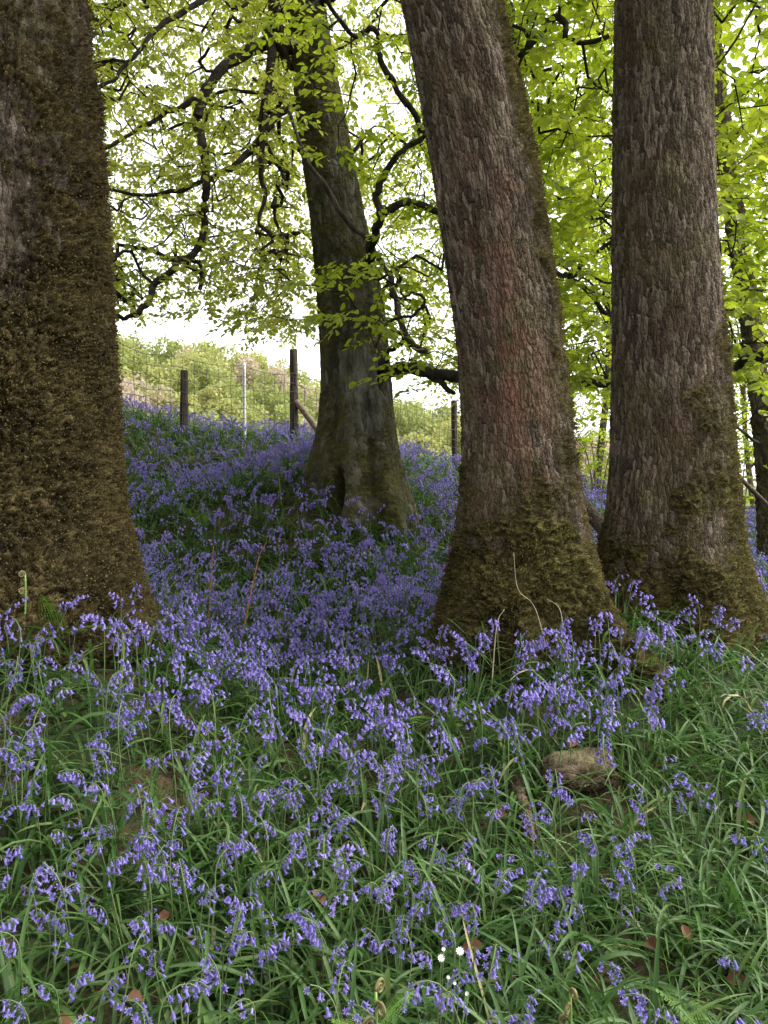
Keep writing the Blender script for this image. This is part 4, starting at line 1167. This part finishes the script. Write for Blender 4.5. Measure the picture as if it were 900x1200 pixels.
# ------------------------------------------------------------------ log, sticks, dry stems, dead leaves
M_log = mat_bark('rotten_log_bark', (0.075, 0.05, 0.032), (0.21, 0.16, 0.11), (0.1, 0.086, 0.042), (0.2, 0.175, 0.1), ridge_scale=50, ridge_h=.008, moss_h=.008, stretch=.4)
def log_thing(name, p0, p1, r, mat, label, cat, hollow=.0, n=70, k=72, seed=0):
    p0, p1 = np.array(p0), np.array(p1)
    e = empty(name, (p0 + p1) / 2, label, cat)
    ax = unit(p1 - p0); a_ = unit(np.cross(ax, [0, 0, 1.0])); b_ = np.cross(a_, ax)
    t = np.linspace(0, 1, n); th = np.linspace(0, 2 * PI, k, endpoint=False)
    T, TH = np.meshgrid(t, th, indexing='ij')
    rr = r * (np.interp(T, [0, .04, .15, .6, .93, 1], [.6, .86, 1, 1.02, .9, .62])) * (1 + .16 * fbm(np.stack([np.cos(TH) * 1.3, np.sin(TH) * 1.3, T * 2.2], -1), 3, seed))
    V = (p0 + (p1 - p0) * T[..., None]) + a_ * (rr * np.cos(TH))[..., None] + b_ * (rr * np.sin(TH))[..., None] * .9
    ed = .035 * fbm(np.stack([np.cos(TH) * 2.5, np.sin(TH) * 2.5, 0 * T], -1), 2, seed + 4) * (np.abs(T - .5) * 2)**8
    V = V + ax * ed[..., None]
    Vf = V.reshape(-1, 3); i = np.arange(n - 1)[:, None] * k; j = np.arange(k)[None]; j2 = (j + 1) % k
    q = np.stack([i + j, i + j2, i + k + j2, i + k + j], -1).reshape(-1, 4)
    L_ = np.linalg.norm(p1 - p0)
    bco = np.stack([r * np.cos(TH), r * np.sin(TH), T * L_], -1).reshape(-1, 3)
    obj('bark', Vf, q, mat, e, {'bark_co': bco, 'moss': np.clip(.35 + .3 * np.sin(TH), 0, 1).ravel() if r > .04 else np.full(n * k, .1), 'red': np.zeros(n * k)})
    for s, row in ((0, 0), (1, n - 1)):
        ring = V[row]; c = ring.mean(0) + ax * (.02 if s == 0 else -.02)
        mid = c + (ring - c) * .55 + ax * R.normal(0, .006, (k, 1))
        VV = np.vstack([ring, mid, c]); j = np.arange(k); j2 = (j + 1) % k
        fs = [np.stack([j, j2, k + j2, k + j], -1), np.stack([k + j, k + j2, np.full(k, 2 * k)], -1)]
        obj('broken_end', VV, fs, M_dead, e)
    return e
g1 = on_ground(643, 908, .08); g2 = on_ground(714, 899, .07)
log_thing('log', g1, g2, .076, M_log, 'short mossy rotten log lying in the grass', 'log', seed=2)
g1 = on_ground(601, 905, .06); g2 = on_ground(628, 990, .06)
log_thing('fallen_branch', g1, g2, .022, M_log, 'thin mossy stick slanting down from the mossy log', 'branch', n=50, k=28, seed=5)
g1 = P(672, 578, 6.0); g2 = P(716, 630, 5.6)
log_thing('fallen_branch', g1, (g2[0], g2[1], g2[2]), .06, M_post, 'dark fallen bough wedged between the leaning and upright trunks', 'branch', n=40, k=20, seed=6)
g1 = P(855, 548, 7.2); g2 = P(900, 592, 7.6)
log_thing('fallen_branch', g1, g2, .022, M_dead, 'thin bare stick slanting behind the upright trunk at right', 'branch', n=30, k=12, seed=7)

def dry_stem(pts, r, mat, label, group=None):
    p_ = np.array([P(*q) for q in pts]); p_[0, 2] = min(p_[0, 2], gz(p_[0, 0], p_[0, 1]))
    ln = smooth_line(p_, 8); a = Acc(); tube(a, ln, np.linspace(r, r * .5, len(ln)), 5)
    o = a.build('dry_stem', mat); return tag(o, label, 'stem', group)
dry_stem([(243, 745, 4.3), (246, 700, 4.3), (250, 640, 4.3)], .004, M_rust, 'thin orange dry stem standing nearest the far left trunk')
dry_stem([(278, 760, 4.0), (290, 715, 4.0), (303, 655, 4.0), (312, 636, 4.0)], .004, M_rust, 'thin orange dry stem leaning right among crowded bluebells')
dry_stem([(648, 758, 3.3), (628, 715, 3.34), (607, 690, 3.36), (602, 648, 3.4)], .002, M_paletwig, 'pale thin stem climbing the mossy base of the leaning trunk')
dry_stem([(668, 765, 3.28), (660, 735, 3.28), (655, 712, 3.3), (641, 702, 3.32)], .0022, M_paletwig, 'short bent pale stem beside the long moss-covered root')
dry_stem([(575, 765, 3.25), (582, 735, 3.25), (591, 714, 3.25)], .003, M_paletwig, 'bleached dry blade standing before the leaning trunk')

def dead_leaf(x, y, s, label, z=None):
    a = Acc(); az = R.uniform(0, 2 * PI); z = gz(x, y) + R.uniform(.03, .1) if z is None else z
    dr = unit(np.array([[math.cos(az), math.sin(az), R.uniform(-.2, .35)]])); nn = unit(np.array([[R.normal(0, .35), -.5 + R.normal(0, .3), .8]]))
    leaves(a, np.array([[x, y, z]]), dr, nn, np.array([s]), .68, np.array([R.uniform(0, 1)]), .35, R.uniform(-.3, .3))
    return tag(a.build('dead_leaf', M_litter), label, 'leaf', 'dead brown leaves in the grass')
lx, ly = [], []
zone_l = lambda u, v: 'curled brown dead leaf lying under the left foreground leaves' if u < 450 else 'curled brown dead leaf lying in the right foreground grass'
for u, v, d in [(168, 1035, 1.75), (215, 1160, 1.5), (60, 1030, 1.7), (185, 945, 2.0), (10, 1165, 1.5), (230, 870, 2.4), (215, 895, 2.3), (420, 1030, 1.7), (300, 1190, 1.5),
                (590, 890, 2.5), (760, 1010, 1.95), (808, 1000, 1.95), (850, 1025, 1.85), (886, 885, 2.5), (690, 1100, 1.6), (585, 1110, 1.6), (620, 1140, 1.55), (560, 945, 2.2),
                (330, 1120, 1.6), (120, 1100, 1.6), (480, 1150, 1.5), (720, 1160, 1.5), (270, 760, 3.2), (540, 1000, 1.95), (100, 990, 1.85), (380, 940, 2.1), (860, 1150, 1.55)]:
    x = (u - 450) / F * d
    dead_leaf(x, d, R.uniform(.04, .07), zone_l(u, v))
q = on_ground(668, 876, .13); dead_leaf(q[0], q[1], .05, 'rust-brown dead leaf resting on top of the mossy log', q[2])
